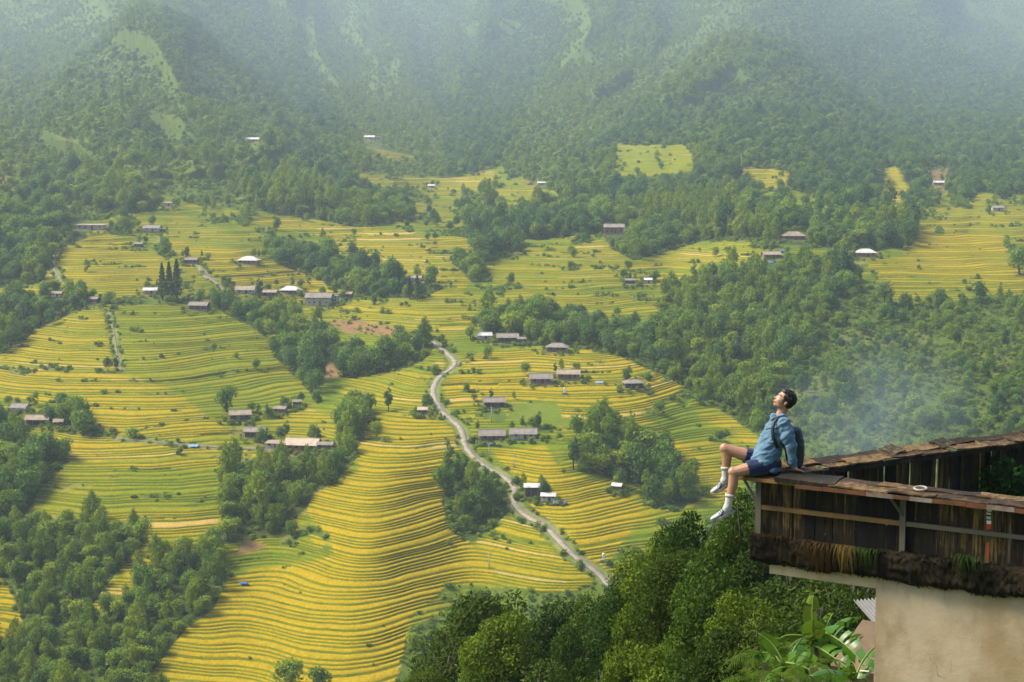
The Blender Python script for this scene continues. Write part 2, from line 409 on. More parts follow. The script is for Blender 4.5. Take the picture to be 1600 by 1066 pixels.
for pts in SOIL: soil_m = np.maximum(soil_m, poly_mask(pts))
lawn_m = np.zeros((RH, RW), np.float32)
for pts in LAWN: lawn_m = np.maximum(lawn_m, poly_mask(pts))
VALLEY = [(-60,385),(60,380),(160,345),(200,330),(250,300),(300,318),(380,330),(560,345),(640,300),(780,262),(850,290),(960,345),(1100,370),(1200,385),(1350,395),(1440,350),(1480,300),(1660,310),(1660,462),(1400,476),(1200,420),(1050,450),(960,540),(1070,600),(1190,690),(1150,795),(960,900),(900,925),(780,915),(640,980),(600,1066),(225,1066),(340,940),(330,850),(200,930),(60,880),(60,800),(-60,640)]
vm = (poly_mask(VALLEY) > .5) & (rice_m < .5) & (forest_id < 0)
yy_, xx_ = np.mgrid[0:RH, 0:RW]
rp_ = .42 + .30 * fbm(xx_ / 28.0, yy_ / 14.0, 301, 2)
vm &= fbm(xx_ / 16.0, yy_ / 9.0, 303, 2) > -.28
rice_m[vm] = 1; ripe_m[vm] = np.clip(rp_[vm], .12, .8); rice_id[vm] = len(RICE)
RICE.append((.4, .70, []))
rice_m[(soil_m > 0) | (lawn_m > 0)] = 0

# road and paths: centre lines in the photograph's directions, width in metres
ROADS = [
 ('road', 1.9, [(676,533),(683,540),(700,554),(711,566),(705,577),(690,587),(680,600),(677,615),(684,632),(697,650),(715,664),(723,678),(727,698),(738,712),(757,728),(780,742),(797,753),(805,764),(803,778),(809,794),(826,808),(850,822),(872,843),(890,862),(911,881),(936,900),(960,925)]),
 ('lane', 2.2, [(312,418),(322,432),(340,445),(356,458)]),
 ('footpath', 1.2, [(185,686),(230,692),(300,697),(370,701),(440,704)]),
 ('track', 1.0, [(90,395),(84,415),(96,440)]),
 ('trail', 0.5, [(172,490),(178,520),(184,560),(190,580)]),
]
def mirror(v, lo, hi):
    v = np.where(v < lo, 2 * lo - v, v)
    return np.where(v > hi, 2 * hi - v, v)
def sample(m, px, py, nearest=False):
    x = mirror(px, 0, 1599) / RS - .5; y = mirror(py, 0, 1065) / RS - .5
    x = np.clip(x, 0, RW - 1.001); y = np.clip(y, 0, RH - 1.001)
    if nearest: return m[np.round(y).astype(int), np.round(x).astype(int)]
    i, j = y.astype(int), x.astype(int); a, b = x - j, y - i
    return (m[i, j] * (1 - a) + m[i, j + 1] * a) * (1 - b) + (m[i + 1, j] * (1 - a) + m[i + 1, j + 1] * a) * b

# houses: (px, py of the front foot, width in px, turn deg, roof kind, roof, wall, storeys, label)
HOUSES = [
 (768,691,41,4,'gable','grey','wood',1,'long grey roofed house with a blue cloth at its front beside the road'),
 (818,688,42,-2,'gable','grey','pale',1,'grey roofed house with a white fascia, right neighbour of the one with the blue cloth'),
 (845,601,36,2,'gable','grey','wood',1,'grey roofed house on the terraces with a dark veranda, left of a long shed'),
 (889,594,36,-6,'gable','tan','wood',1,'long pale roofed shed half hidden by shrubs on the central terraces'),
 (990,608,32,10,'hip','grey','dark',1,'low grey roof at the right tip of the central terraces'),
 (772,638,34,4,'gable','grey','dark',1,'small grey roofed house at the left end of the green lawn'),
 (757,531,23,3,'gable','white','pale',1,'white roofed shed at the top of the central terraces'),
 (793,537,34,3,'gable','grey','dark',1,'long grey roofed house right of the white roofed shed'),
 (815,537,14,3,'gable','grey','dark',1,'tiny annexe roof at the right end of the long grey roofed house'),
 (871,551,34,-8,'hip','grey','wood',1,'grey hipped farmhouse at the upper edge of the central terraces'),
 (835,778,32,0,'shed','white','dark',2,'open two storey shed with a flat white roof by the road'),
 (857,786,24,-4,'gable','white','pale',1,'low white roof in front of the open two storey shed'),
 (965,769,17,-20,'gable','white','brown',1,'tiny hut with a white roof at the right end of the golden terraces'),
 (472,706,54,-10,'gable','straw','orange',1,'large pale roofed farmhouse with orange timber walls left of centre'),
 (508,704,26,-8,'gable','grey','wood',1,'grey gabled wing at the right end of the large pale roofed farmhouse'),
 (430,704,30,-12,'shed','tan','pale',1,'low pale lean-to at the left end of the large pale roofed farmhouse'),
 (398,685,34,-6,'gable','grey','dark',1,'grey roofed house above the large pale roofed farmhouse'),
 (438,647,20,-16,'gable','grey','brown',1,'brown gabled hut between two trees at the edge of the small yellow field'),
 (463,637,15,12,'gable','grey','orange',1,'tiny reddish hut above the small yellow field'),
 (374,658,34,10,'gable','tan','dark',1,'pale roof half hidden behind bare shrubs left of centre'),
 (30,644,28,-14,'gable','grey','pale',1,'grey hipped house highest at the left edge'),
 (58,667,38,-2,'gable','tan','dark',1,'long pale roofed house at the left edge with a small white skylight'),
 (90,668,16,6,'gable','tan','brown',1,'small brown shed right of the long pale roof at the left'),
 (88,467,17,0,'gable','tan','pale',1,'small square pale hut in the left tree belt'),
 (147,474,18,-30,'gable','grey','dark',1,'small hut with a steep grey roof at the end of the left tree belt'),
 (310,486,30,-8,'gable','grey','dark',1,'grey roofed house at the top edge of the big green terraces'),
 (234,460,22,6,'gable','white','pale',1,'whitish roof left of the three conifers'),
 (383,460,30,-4,'gable','tan','pale',1,'pale walled house at the left of the roadside hamlet'),
 (421,465,24,-6,'gable','tan','wood',1,'tan roofed house right of the slim dark tree in the hamlet'),
 (453,461,32,-4,'hip','white','brown',1,'wide white roofed house in the roadside hamlet'),
 (498,478,42,-6,'gable','grey','concrete',2,'big grey two storey concrete house at the right of the hamlet'),
 (519,474,20,-6,'box','grey','concrete',2,'square unroofed concrete block joined to the big grey house'),
 (540,466,22,-12,'gable','tan','wood',1,'tan roof behind the big grey concrete house'),
 (388,414,32,-8,'hip','white','brown',1,'pale roofed house alone above the hamlet'),
 (298,412,20,0,'gable','grey','dark',1,'flat grey hut beside the short lane'),
 (140,360,48,2,'shed','tan','pale',1,'long low pale building at the upper left'),
 (237,363,26,-6,'gable','grey','pale',1,'pale roofed house among trees at the upper left'),
 (216,387,14,-6,'gable','grey','dark',1,'small grey hut above the left knoll'),
 (262,323,13,0,'gable','grey','pale',1,'tiny pale hut at the top of the narrow upper field'),
 (394,222,20,4,'gable','white','pale',1,'white roofed hut alone on the mountain foot at the left'),
 (577,219,16,0,'gable','white','pale',1,'white hut left of the long shed on the mountain foot'),
 (590,219,11,0,'shed','grey','pale',1,'low grey shed right of the white hut on the mountain foot'),
 (674,294,11,0,'gable','white','pale',1,'tiny white hut below the upper middle field'),
 (846,290,13,0,'gable','white','pale',1,'tiny white hut beside the orange cut at the mountain foot'),
 (430,250,13,0,'gable','tan','pale',1,'faint pale hut below the white roofed hut on the mountain foot'),
 (960,366,32,-4,'gable','grey','brown',2,'long brown farmhouse in the upper valley tree belt'),
 (1241,375,36,2,'hip','tan','wood',1,'pale hipped farmhouse among the trees upper right'),
 (1206,406,28,6,'gable','tan','brown',1,'low tan roof with blue sheets beside it, upper right'),
 (1354,402,32,-2,'hip','white','orange',1,'white hipped house at the left end of the bright field upper right'),
 (1467,290,17,0,'gable','white','pale',1,'small white house high on the right'),
 (1560,330,18,-4,'gable','grey','pale',1,'small grey house at the right edge of the upper field'),
 (984,445,16,4,'gable','grey','dark',1,'grey hut in the middle of the valley, left of a white one'),
 (1013,444,13,-4,'gable','white','pale',1,'little white hut right of the grey hut in mid valley'),
 (649,440,20,-4,'gable','tan','pale',1,'small tan roofed house behind the two slim conifers'),
 (660,649,16,0,'gable','straw','brown',1,'tiny thatched hut left of the road'),
]
# ------------------------------------------------------------------ terrain sheet
STEP = .60
LV = [0.0, .15, .19, .26, .60, .97]           # rows of one terrace: foot of the bank, head of the bank, rice edge, lip, tread, back
wig0 = .9 * fbm(Xg / 34.0, Yg / 50.0, 61, 2) + .10 * fbm(Xg / 8.0, Yg / 14.0, 67, 2)
wig0 = wig0 + .20 * np.sin(2.3 * (Zb + wig0)) + .45 * fbm((Zb + wig0) / 2.6, Xg / 140.0, 69, 2)
q0 = np.maximum.accumulate((Zb + wig0) / STEP, axis=0) + np.arange(len(YR))[:, None] * 1e-5
KLO, KHI = int(np.floor(np.percentile(q0[0], 20))), int(26 / STEP)
QR = np.array([k + s for k in range(KLO, KHI) for s in LV])
NFAR = 230
Yn = np.empty((len(QR) + NFAR, len(UC)))
for j in range(len(UC)):
    Yn[:len(QR), j] = np.interp(QR, q0[:, j], YR) + np.arange(len(QR)) * 1e-4
    yt = Yn[len(QR) - 1, j]
    tt = (np.arange(NFAR) + 1) / NFAR
    Yn[len(QR):, j] = yt + (4850 - yt) * (.35 * tt + .65 * tt ** 2.2)
def regrid(A):
    B = np.empty(Yn.shape)
    for j in range(len(UC)): B[:, j] = np.interp(Yn[:, j], YR, A[:, j])
    return B
Zb, PYg, wig = regrid(Zb), regrid(PYg), regrid(wig0)
Yg = Yn; Xg = Yg * UC[None, :]
_v = 533.0 - PYg
PXg = 800.0 + UC[None, :] * (FPX * cP + _v * sP)
K = np.broadcast_to(np.concatenate([np.floor(QR + 1e-6), np.full(NFAR, KHI)])[:, None], Yg.shape)
fr_ = np.broadcast_to(np.concatenate([np.array(LV * (KHI - KLO)), np.full(NFAR, .6)])[:, None], Yg.shape)
wx = PXg + 5.5 * fbm(Xg / 14.0, Yg / 30.0, 41, 2); wy = PYg + 3.0 * fbm(Xg / 12.0, Yg / 26.0, 47, 2)
R_ = sample(blur(rice_m, 1), wx, wy)
RIPE = sample(blur(ripe_m, 3), wx, wy)
RID = sample(rice_id, wx, wy, True)
SH = sample(blur(step_h, 2), wx, wy)
FID = sample(forest_id, wx, wy, True)
SOILv = sample(blur(soil_m, 2), wx, wy)
LAWNv = sample(blur(lawn_m, 2), wx, wy)
# distance to the roads, in metres on the ground
Zs = Zb.copy()
ROADPTS = []
road_d = np.full(Zb.shape, 99.0)
for nm, wd, pts in ROADS:
    P = [ground_at(*p) for p in pts]
    Q = []
    for a in range(len(P) - 1):                      # smooth centre line
        p0, p1, p2, p3 = P[max(a - 1, 0)], P[a], P[a + 1], P[min(a + 2, len(P) - 1)]
        for k in range(8):
            t = k / 8.0
            Q.append(0.5 * ((2 * p1) + (p2 - p0) * t + (2 * p0 - 5 * p1 + 4 * p2 - p3) * t * t + (3 * p1 - p0 - 3 * p2 + p3) * t ** 3))
    Q.append(P[-1])
    ROADPTS.append((nm, wd, Q))
    for a, b in zip(Q[:-1], Q[1:]):
        y0, y1 = min(a.y, b.y) - 9, max(a.y, b.y) + 9
        x0, x1 = min(a.x, b.x) - 9, max(a.x, b.x) + 9
        j0 = np.searchsorted(UC, x0 / a.y) - 2; j1 = np.searchsorted(UC, x1 / a.y) + 2
        ym = Yg[:, (j0 + j1) // 2]; i0, i1 = max(0, np.searchsorted(ym, y0) - 25), np.searchsorted(ym, y1) + 25
        sx, sy = Xg[i0:i1, j0:j1], Yg[i0:i1, j0:j1]
        dx, dy = b.x - a.x, b.y - a.y
        t = np.clip(((sx - a.x) * dx + (sy - a.y) * dy) / (dx * dx + dy * dy + 1e-9), 0, 1)
        d = np.hypot(sx - a.x - t * dx, sy - a.y - t * dy) - (wd - 3.0) / 2
        road_d[i0:i1, j0:j1] = np.minimum(road_d[i0:i1, j0:j1], d)
R_ = R_ * sstep(2.2, 4.5, road_d + 0.8 * fbm(Xg / 3.0, Yg / 3.0, 5, 2)) * (Yg < 1450)
weed = fbm(Xg / 15.0, (Zb + wig) / .55, 151, 3)
R_ = R_ * (1 - (weed > .47) * (1 - .6 * (RIPE > .92)))
rice = sstep(.35, .65, R_)

# stepped surface: each terrace a level tread behind a short bank, edges wandering along the slope
pair = np.floor(K / 2)
cellw = 24.0 + 26.0 * _hash2(pair, pair * 0 + 3, 91)
PC = np.floor(Xg / cellw + 10 * _hash2(pair, pair * 0 + 9, 93) + .10 * fbm(Yg / 8.0, Xg / 40.0, 95, 2))
prand = _hash2(PC, K * 13, 97); prand2 = _hash2(PC, K * 7, 101)
absent = lambda k: (np.mod(k, 2) == 1) & (_hash2(PC, np.floor(k / 2) * 5, 103) > .975)
ab0, ab1 = absent(K), (np.mod(K, 2) == 0) & (_hash2(np.floor(Xg / (24.0 + 26.0 * _hash2(pair - 1, pair * 0 + 3, 91)) + 10 * _hash2(pair - 1, pair * 0 + 9, 93) + .10 * fbm(Yg / 8.0, Xg / 40.0, 95, 2)), (pair - 1) * 5, 103) > .975)
ris = np.select([fr_ < .01, fr_ < .16, fr_ < .2, fr_ < .3, fr_ < .7], [0, .60, .72, 1.0, 1.02], 1.03)
lvl = np.where(ab0, K, np.where(ab1, K - 1 + 2 * ris, K + ris))
stair = STEP * lvl - wig
hum = .30 * fbm(Xg / 2.2, Yg / 3.0, 71, 2) + .5 * fbm(Xg / 9.0, Yg / 9.0, 73, 2)
flat = np.clip(LAWNv + SOILv + sstep(3.5, 1.8, road_d), 0, 1)
rough_amp = (1 - rice) * (1 - flat) * np.clip(Yg / 500.0, 1, 3)
Zs = Zb + rice * (stair - Zb + .05 * fbm(Xg / .9, Yg / 1.2, 75, 2)) + rough_amp * hum

yard = np.zeros((RH, RW), np.float32); hclear = np.zeros((RH, RW), np.float32)
for hx, hy, hw, *_r in HOUSES:
    yard = np.maximum(yard, poly_mask([(hx - hw * .62, hy - hw * .22), (hx + hw * .62, hy - hw * .22), (hx + hw * .7, hy + 3), (hx - hw * .7, hy + 3)]))
    hclear = np.maximum(hclear, poly_mask([(hx - hw * .62, hy - hw * .30), (hx + hw * .62, hy - hw * .30), (hx + hw * .58, hy + 20), (hx - hw * .58, hy + 20)]))
YARD = sample(yard, PXg, PYg); HC = sample(hclear, PXg, PYg)
# albedo of what covers the ground
def c3(*c): return np.array(c, float)[None, None, :]
ripe = np.clip(RIPE * 1.1 + .14 * fbm(Xg / 34.0, Yg / 50.0, 81, 3) + .22 * (prand - .5), 0, 1.1)
ripe = np.where((prand2 > .90) & (RIPE < .92), ripe * .55, ripe)
RC = [c3(.050, .098, .003), c3(.110, .142, .001), c3(.198, .166, .0004), c3(.262, .186, .0003)]
t = ripe[..., None] * 3
tread = np.where(t < 1, lerp(RC[0], RC[1], np.clip(t, 0, 1)), np.where(t < 2, lerp(RC[1], RC[2], np.clip(t - 1, 0, 1)), lerp(RC[2], RC[3], np.clip(t - 2, 0, 1))))
stub = ((prand > .93) & (RIPE > .6) & (RIPE < .9))[..., None]
tread = np.where(stub, lerp(tread, c3(.36, .24, .09), .6), tread)
tread = tread * (1 + .14 * fbm(Xg / 1.1, Yg / 1.6, 83, 2) + .08 * fbm(Xg / 6.0, Yg / 2.0, 84, 2))[..., None]
bank = lerp(c3(.042, .078, .004), c3(.120, .125, .003), (np.clip(.35 + .5 * fbm(Xg / 5.0, Yg / 3.0, 85, 2) + .35 * RIPE, 0, 1))[..., None])
fade = np.clip((Yg - 620) / 500, 0, .25)[..., None]
wb = ((fr_ < .17) & ~ab0).astype(float)[..., None]
ricecol = lerp(tread, bank, wb * (1 - fade * .5))
g1 = .5 + .5 * fbm(Xg / 11.0, Yg / 16.0, 87, 3); g2 = .5 + .5 * fbm(Xg / 2.0, Yg / 3.0, 88, 2)
grass = lerp(c3(.034, .065, .010), c3(.105, .135, .016), np.clip(.65 * g1 + .5 * g2 - .1, 0, 1)[..., None])
grass = lerp(grass, c3(.20, .16, .05), (sstep(.62, .85, vnoise(Xg / 23.0, Yg / 30.0, 89)) * .5)[..., None])
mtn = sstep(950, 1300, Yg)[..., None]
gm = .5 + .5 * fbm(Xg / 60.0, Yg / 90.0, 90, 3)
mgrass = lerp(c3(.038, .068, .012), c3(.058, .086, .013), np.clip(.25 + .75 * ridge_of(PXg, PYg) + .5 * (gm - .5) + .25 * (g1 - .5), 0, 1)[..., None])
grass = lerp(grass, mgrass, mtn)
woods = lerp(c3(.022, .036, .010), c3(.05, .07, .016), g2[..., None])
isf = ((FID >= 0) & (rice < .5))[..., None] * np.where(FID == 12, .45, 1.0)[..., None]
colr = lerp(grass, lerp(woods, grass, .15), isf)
colr = lerp(colr, c3(.095, .125, .012) * (1 + .3 * g2[..., None]) * (1 - .25 * g1[..., None]), LAWNv[..., None])
colr = lerp(colr, lerp(c3(.20, .115, .05), c3(.13, .09, .03), g2[..., None]), (SOILv * sstep(.25, .6, g1 * .6 + g2 * .4 + SOILv * .3))[..., None])
colr = lerp(colr, ricecol, rice[..., None])
colr = lerp(colr, lerp(c3(.15, .11, .05), c3(.05, .08, .012), g2[..., None]), (YARD * .8)[..., None])
verge = sstep(3.4, 1.9, road_d)[..., None]
colr = lerp(colr, lerp(c3(.10, .14, .03), c3(.24, .20, .10), g2[..., None]), verge * .7)
nr, nc = Zs.shape
V = np.stack([Xg, Yg, Zs], -1).reshape(-1, 3)
ii, jj = np.meshgrid(np.arange(nr - 1), np.arange(nc - 1), indexing='ij')
a = (ii * nc + jj).ravel()
Fq = np.stack([a, a + 1, a + nc + 1, a + nc], 1)
m, nt, b = mat_new('ground_cover')
N, L = nt.nodes, nt.links
at_ = N.new('ShaderNodeAttribute'); at_.attribute_name = 'cover'
geo = N.new('ShaderNodeNewGeometry')
mp = N.new('ShaderNodeMapping'); mp.inputs['Scale'].default_value = (1.0, .8, 1.0); L.new(geo.outputs['Position'], mp.inputs[0])
nz = N.new('ShaderNodeTexNoise'); nz.inputs['Scale'].default_value = 1.6; nz.inputs['Detail'].default_value = 5; nz.inputs['Roughness'].default_value = .7; L.new(mp.outputs[0], nz.inputs['Vector'])
mr = N.new('ShaderNodeMapRange'); mr.inputs[1].default_value = .3; mr.inputs[2].default_value = .7; mr.inputs[3].default_value = .72; mr.inputs[4].default_value = 1.25; L.new(nz.outputs[0], mr.inputs[0])
mx = N.new('ShaderNodeVectorMath'); mx.operation = 'SCALE'; L.new(at_.outputs['Color'], mx.inputs[0]); L.new(mr.outputs[0], mx.inputs['Scale'])
L.new(mx.outputs[0], b.inputs['Base Color']); b.inputs['Roughness'].default_value = .9; b.inputs['Specular IOR Level'].default_value = .03
bp = N.new('ShaderNodeBump'); bp.inputs['Strength'].default_value = .5; bp.inputs['Distance'].default_value = .25; L.new(nz.outputs[0], bp.inputs['Height']); L.new(bp.outputs[0], b.inputs['Normal'])
ground_mat = m
me = np_mesh('terraced_valley', V, Fq, [ground_mat], smooth=False)
ca = me.color_attributes.new('cover', 'FLOAT_COLOR', 'POINT')
ca.data.foreach_set('color', np.concatenate([np.clip(colr, 0.005, .8).reshape(-1, 3), np.ones((nr * nc, 1))], 1).astype(np.float32).ravel())
tag(link('terraced_valley', me), 'rice terraces, meadows and forested mountain slope across the valley', kind='structure')

# near hillside under the camera, down to the valley floor
nx, ny = 90, 120
yn = np.concatenate([np.linspace(-60, 60, 40, endpoint=False), np.linspace(60, 301, 80)])
xn = np.linspace(-330, 330, nx)
XN, YN = np.meshgrid(xn, yn)
zend = base_z(np.clip(xn, UC[0] * 300, UC[-1] * 300), np.full(nx, 302.0))[None, :]
def hill_z(X, Y):
    return -6.0 - .26 * Y - .00035 * np.maximum(Y, 0) ** 2 + 1.2 * fbm(X / 25.0, Y / 25.0, 7, 3)
ZN = lerp(hill_z(XN, YN), np.broadcast_to(zend - .4, XN.shape), sstep(180, 300, YN))
Vn = np.stack([XN, YN, ZN], -1).reshape(-1, 3)
ii, jj = np.meshgrid(np.arange(len(yn) - 1), np.arange(nx - 1), indexing='ij')
a = (ii * nx + jj).ravel()
me = np_mesh('hillside', Vn, np.stack([a, a + 1, a + nx + 1, a + nx], 1), [ground_mat], smooth=True)
ca = me.color_attributes.new('cover', 'FLOAT_COLOR', 'POINT')
gg = (.5 + .5 * fbm(XN / 6.0, YN / 6.0, 9, 3))[..., None]
cn = lerp(c3(.03, .05, .012), c3(.07, .11, .02), gg)
ca.data.foreach_set('color', np.concatenate([cn.reshape(-1, 3), np.ones((cn.shape[0] * nx, 1))], 1).astype(np.float32).ravel())
tag(link('hillside', me), 'steep green hillside below the terrace platform', kind='structure')

# road strips
def strip_mesh(name, Q, wd, mt, lift=.22):
    vs, fs = [], []
    for k, p in enumerate(Q):
        d = (Q[min(k + 1, len(Q) - 1)] - Q[max(k - 1, 0)]); d.z = 0; d.normalize()
        n = Vector((d.y, -d.x, 0))
        w2 = wd / 2 * (1 + .10 * math.sin(k * .9) + .10 * math.sin(k * 2.3) + .08 * math.sin(k * 5.1))
        cz = float(base_z(p.x, p.y))
        for s, dz in ((-1.0, -.3), (-.85, 0), (0, .06), (.85, 0), (1.0, -.3)):
            q_ = p + n * w2 * s
            vs.append((q_.x, q_.y, cz + lift + dz))
    for k in range(len(Q) - 1):
        for c in range(4):
            a = k * 5 + c
            fs.append((a, a + 1, a + 6, a + 5))
    return np_mesh(name, np.array(vs), np.array(fs), [mt], smooth=True)
road_mat = simple_mat('pale_concrete', (.25, .22, .18), .9, .3, .45, .2, col2=(.15, .125, .09))
path_mat = simple_mat('beaten_earth', (.19, .16, .10), .95, .3, .9, .2, col2=(.12, .10, .055))
ROADLAB = {'road': 'pale concrete road winding down between the terraces', 'lane': 'short pale lane above the roadside hamlet', 'footpath': 'thin pale footpath crossing the left terraces', 'track': 'worn track on the upper left field', 'trail': 'narrow trail between the left terraces'}
for nm, wd, Q in ROADPTS:
    tag(link(nm, strip_mesh(nm, Q, wd, road_mat if nm == 'road' else path_mat)), ROADLAB[nm], kind='structure')

# haze: one closed box of thin even air round everything
hb = bmesh.new(); bmesh.ops.create_cube(hb, size=1.0)
zlo, zhi = float(min(Zs.min(), ZN.min())) - 1.0, float(Zs.max()) + 25.0
for v in hb.verts:
    v.co = ((v.co.x) * 5200, v.co.y * 5600 + 2600, zlo if v.co.z < 0 else zhi)
hm = bpy.data.materials.new('thin_air'); hm.use_nodes = True
hm.node_tree.nodes.remove(hm.node_tree.nodes['Principled BSDF'])
pv = hm.node_tree.nodes.new('ShaderNodeVolumePrincipled')
pv.inputs['Color'].default_value = HAZE_COLOR
pv.inputs['Density'].default_value = HAZE_DENSITY
pv.inputs['Anisotropy'].default_value = 0.2
hm.node_tree.links.new(pv.outputs[0], hm.node_tree.nodes['Material Output'].inputs['Volume'])
tag(link('haze', bm_mesh('haze', hb, hm)), 'pale blue haze filling the valley air', kind='stuff')
# ------------------------------------------------------------------ trees and shrubs
rng = np.random.default_rng(20)
def unit(v): return v / np.maximum(np.linalg.norm(v, axis=-1, keepdims=True), 1e-9)
def leaf_quads(P, Nn, size, aspect, r, droop=0.0, fold=0.25):
    """one folded leaf (two triangles as a bent quad) at each point P facing Nn"""
    n = len(P)
    t = unit(np.cross(Nn, unit(r.normal(size=(n, 3)))))
    t = unit(t + np.array([0, 0, -droop]))
    bb = unit(np.cross(Nn, t))
    s = (size * r.uniform(.65, 1.35, n))[:, None]
    a = P - t * s * .5
    c = P + t * s * .5 - Nn * s * fold * .5
    w = s * aspect * .5
    l = P - bb * w + Nn * s * .04; q = P + bb * w + Nn * s * .04
    V = np.stack([a, l, c, q], 1).reshape(-1, 3)
    F_ = np.arange(4 * n).reshape(n, 4)
    return V, F_
def crown_points(seed, R, z0, z1, nl, n, squash=1.0, taper=0.0, sub=(.32, .52), fill=.25, loose=.08):
    """points and outward directions on a crown made of many uneven lobes between heights z0 and z1"""
    r = np.random.default_rng(seed)
    hz = (z1 - z0) / 2
    C = unit(r.normal(size=(nl, 3))) * (r.uniform(.25, 1, (nl, 1)) ** .6)
    zc = C[:, 2]
    k = 1 - taper * (zc * .5 + .5)
    lr = R * r.uniform(sub[0], sub[1], nl) * k
    C = np.stack([C[:, 0] * (R - lr) * k, C[:, 1] * (R - lr) * k, z0 + hz + zc * np.maximum(hz - lr * .8, .1)], 1)
    w = lr ** 2; i = r.choice(nl, n, p=w / w.sum())
    d = unit(r.normal(size=(n, 3)) + np.array([0, 0, .25]))
    rad = np.where(r.random(n) < fill, r.uniform(.3, .85, n), 1 - .15 * r.random(n) + loose * np.abs(r.normal(size=n)) * 1.3)
    P = C[i] + d * (lr[i] * rad)[:, None] * np.array([1, 1, squash])
    return P, d, r
def make_crown(name, seed, R, z0, z1, nl, n, size, aspect, mt, jitter=.7, droop=.2, **kw):
    P, d, r = crown_points(seed, R, z0, z1, nl, n, **kw)
    Nn = unit(d + r.normal(size=d.shape) * jitter * .45 + np.array([0, 0, .35]))
    V, F_ = leaf_quads(P, Nn, size, aspect, r, droop)
    return np_mesh(name, V, F_, [mt])
def tube(bm, pts, radii, seg=7):
    rings = []
    for k, p in enumerate(pts):
        p = Vector(p)
        d = (Vector(pts[min(k + 1, len(pts) - 1)]) - Vector(pts[max(k - 1, 0)])).normalized()
        x = d.cross(Vector((0.31, .9, .13))).normalized(); y = d.cross(x).normalized()
        rings.append([bm.verts.new(p + (x * math.cos(6.28318 * s / seg) + y * math.sin(6.28318 * s / seg)) * radii[k]) for s in range(seg)])
    for a, b in zip(rings[:-1], rings[1:]):
        for s in range(seg): bm.faces.new((a[s], a[(s + 1) % seg], b[(s + 1) % seg], b[s]))
    bm.faces.new(rings[-1]); bm.faces.new(rings[0][::-1])
def make_trunk(name, seed, h, r0, R, mt, nb=5, reach=.7):
    r = random.Random(seed)
    bm = bmesh.new()
    pts = [(0, 0, -.6)] + [(r.uniform(-.05, .05) * h * k / 4, r.uniform(-.05, .05) * h * k / 4, h * k / 4) for k in range(1, 5)]
    tube(bm, pts, [r0 * 1.25, r0, r0 * .8, r0 * .55, r0 * .2])
    for k in range(nb):
        t = r.uniform(.35 if reach > .5 else .5, .85); a = r.uniform(0, 6.28)
        p = Vector((0, 0, h * t)); e = p + Vector((math.cos(a) * R * reach, math.sin(a) * R * reach, h * .22))
        tube(bm, [p, p.lerp(e, .5) + Vector((0, 0, -.03 * h)), e], [r0 * .5, r0 * .32, r0 * .1], 5)
    return bm_mesh(name, bm, mt, True)
bark = simple_mat('bark', (.065, .05, .035), .9, .5, 5, .5)
M_leaf = leaf_mat('broad_leaves', (0.034, 0.080, 0.018), (0.105, 0.190, 0.022), (0.245, 0.310, 0.020), trans=.4)
M_leaf2 = leaf_mat('yellow_green_leaves', (0.063, 0.116, 0.011), (0.152, 0.226, 0.017), (0.275, 0.323, 0.017), trans=.4)
M_dark = leaf_mat('dark_leaves', (0.022, 0.060, 0.024), (0.062, 0.126, 0.030), (0.155, 0.225, 0.028), trans=.35)
M_scrub = leaf_mat('scrub_leaves', (0.073, 0.128, 0.020), (0.140, 0.207, 0.027), (0.232, 0.287, 0.027), trans=.4)
M_coni = leaf_mat('conifer_needles', (.012, .032, .014), (.030, .060, .022), (.06, .095, .026), trans=.1)
# kind: (crown mesh, trunk mesh, unit radius)   every mesh has a crown radius of about 1 m x its scale
PROTO = {}
def proto(key, seed, R, z0, z1, nl, n, size, aspect, mt, th, tr, **kw):
    PROTO[key] = (make_crown(key + '_crown', seed, R, z0, z1, nl, n, size, aspect, mt, **kw), make_trunk(key + '_trunk', seed, th, tr, R, bark))
proto('round_a', 1, 3.4, .9, 7.2, 16, 900, .62, .62, M_leaf, 5.0, .20)
proto('round_b', 2, 3.4, .5, 6.2, 13, 850, .60, .62, M_leaf2, 4.4, .18)
proto('round_c', 3, 3.4, .8, 8.2, 18, 950, .60, .60, M_dark, 6.0, .20)
proto('round_d', 4, 3.4, .5, 6.8, 12, 850, .70, .50, M_leaf, 4.8, .19, droop=.8)
proto('slim_a', 5, 2.2, .6, 10.0, 18, 850, .58, .5, M_dark, 8.0, .17, taper=.45, droop=.6)
proto('plume_a', 6, 2.8, .4, 9.0, 20, 900, .70, .32, M_leaf2, 6.5, .15, taper=.3, droop=1.0, sub=(.25, .42))
def conifer_mesh():
    r = np.random.default_rng(9); P, D = [], []
    for k in range(1100):
        t = r.uniform(0, 1) ** .8; z = 2 + 12 * t; rr = 3.0 * (1 - t) ** .8 * (.75 + .25 * math.cos(t * 60)) + .15
        a = r.uniform(0, 6.28); q_ = rr * math.sqrt(r.uniform(.15, 1))
        P.append((math.cos(a) * q_, math.sin(a) * q_, z - q_ * .35)); D.append((math.cos(a), math.sin(a), .5))
    P, D = np.array(P), unit(np.array(D) + r.normal(size=(1100, 3)) * .4)
    V, F_ = leaf_quads(P, D, .85, .4, r, .5)
    return np_mesh('conifer_crown', V, F_, [M_coni])
PROTO['conifer'] = (conifer_mesh(), make_trunk('conifer_trunk', 9, 12.5, .2, 1.0, bark, 0))
BUSH = [make_crown('bush_a', 11, 1.2, .0, 1.3, 7, 150, .42, .5, M_scrub), make_crown('bush_b', 12, 1.2, -.1, 1.0, 6, 130, .40, .45, M_leaf2), make_crown('bush_c', 13, 1.2, .0, 1.5, 7, 150, .42, .5, M_leaf)]

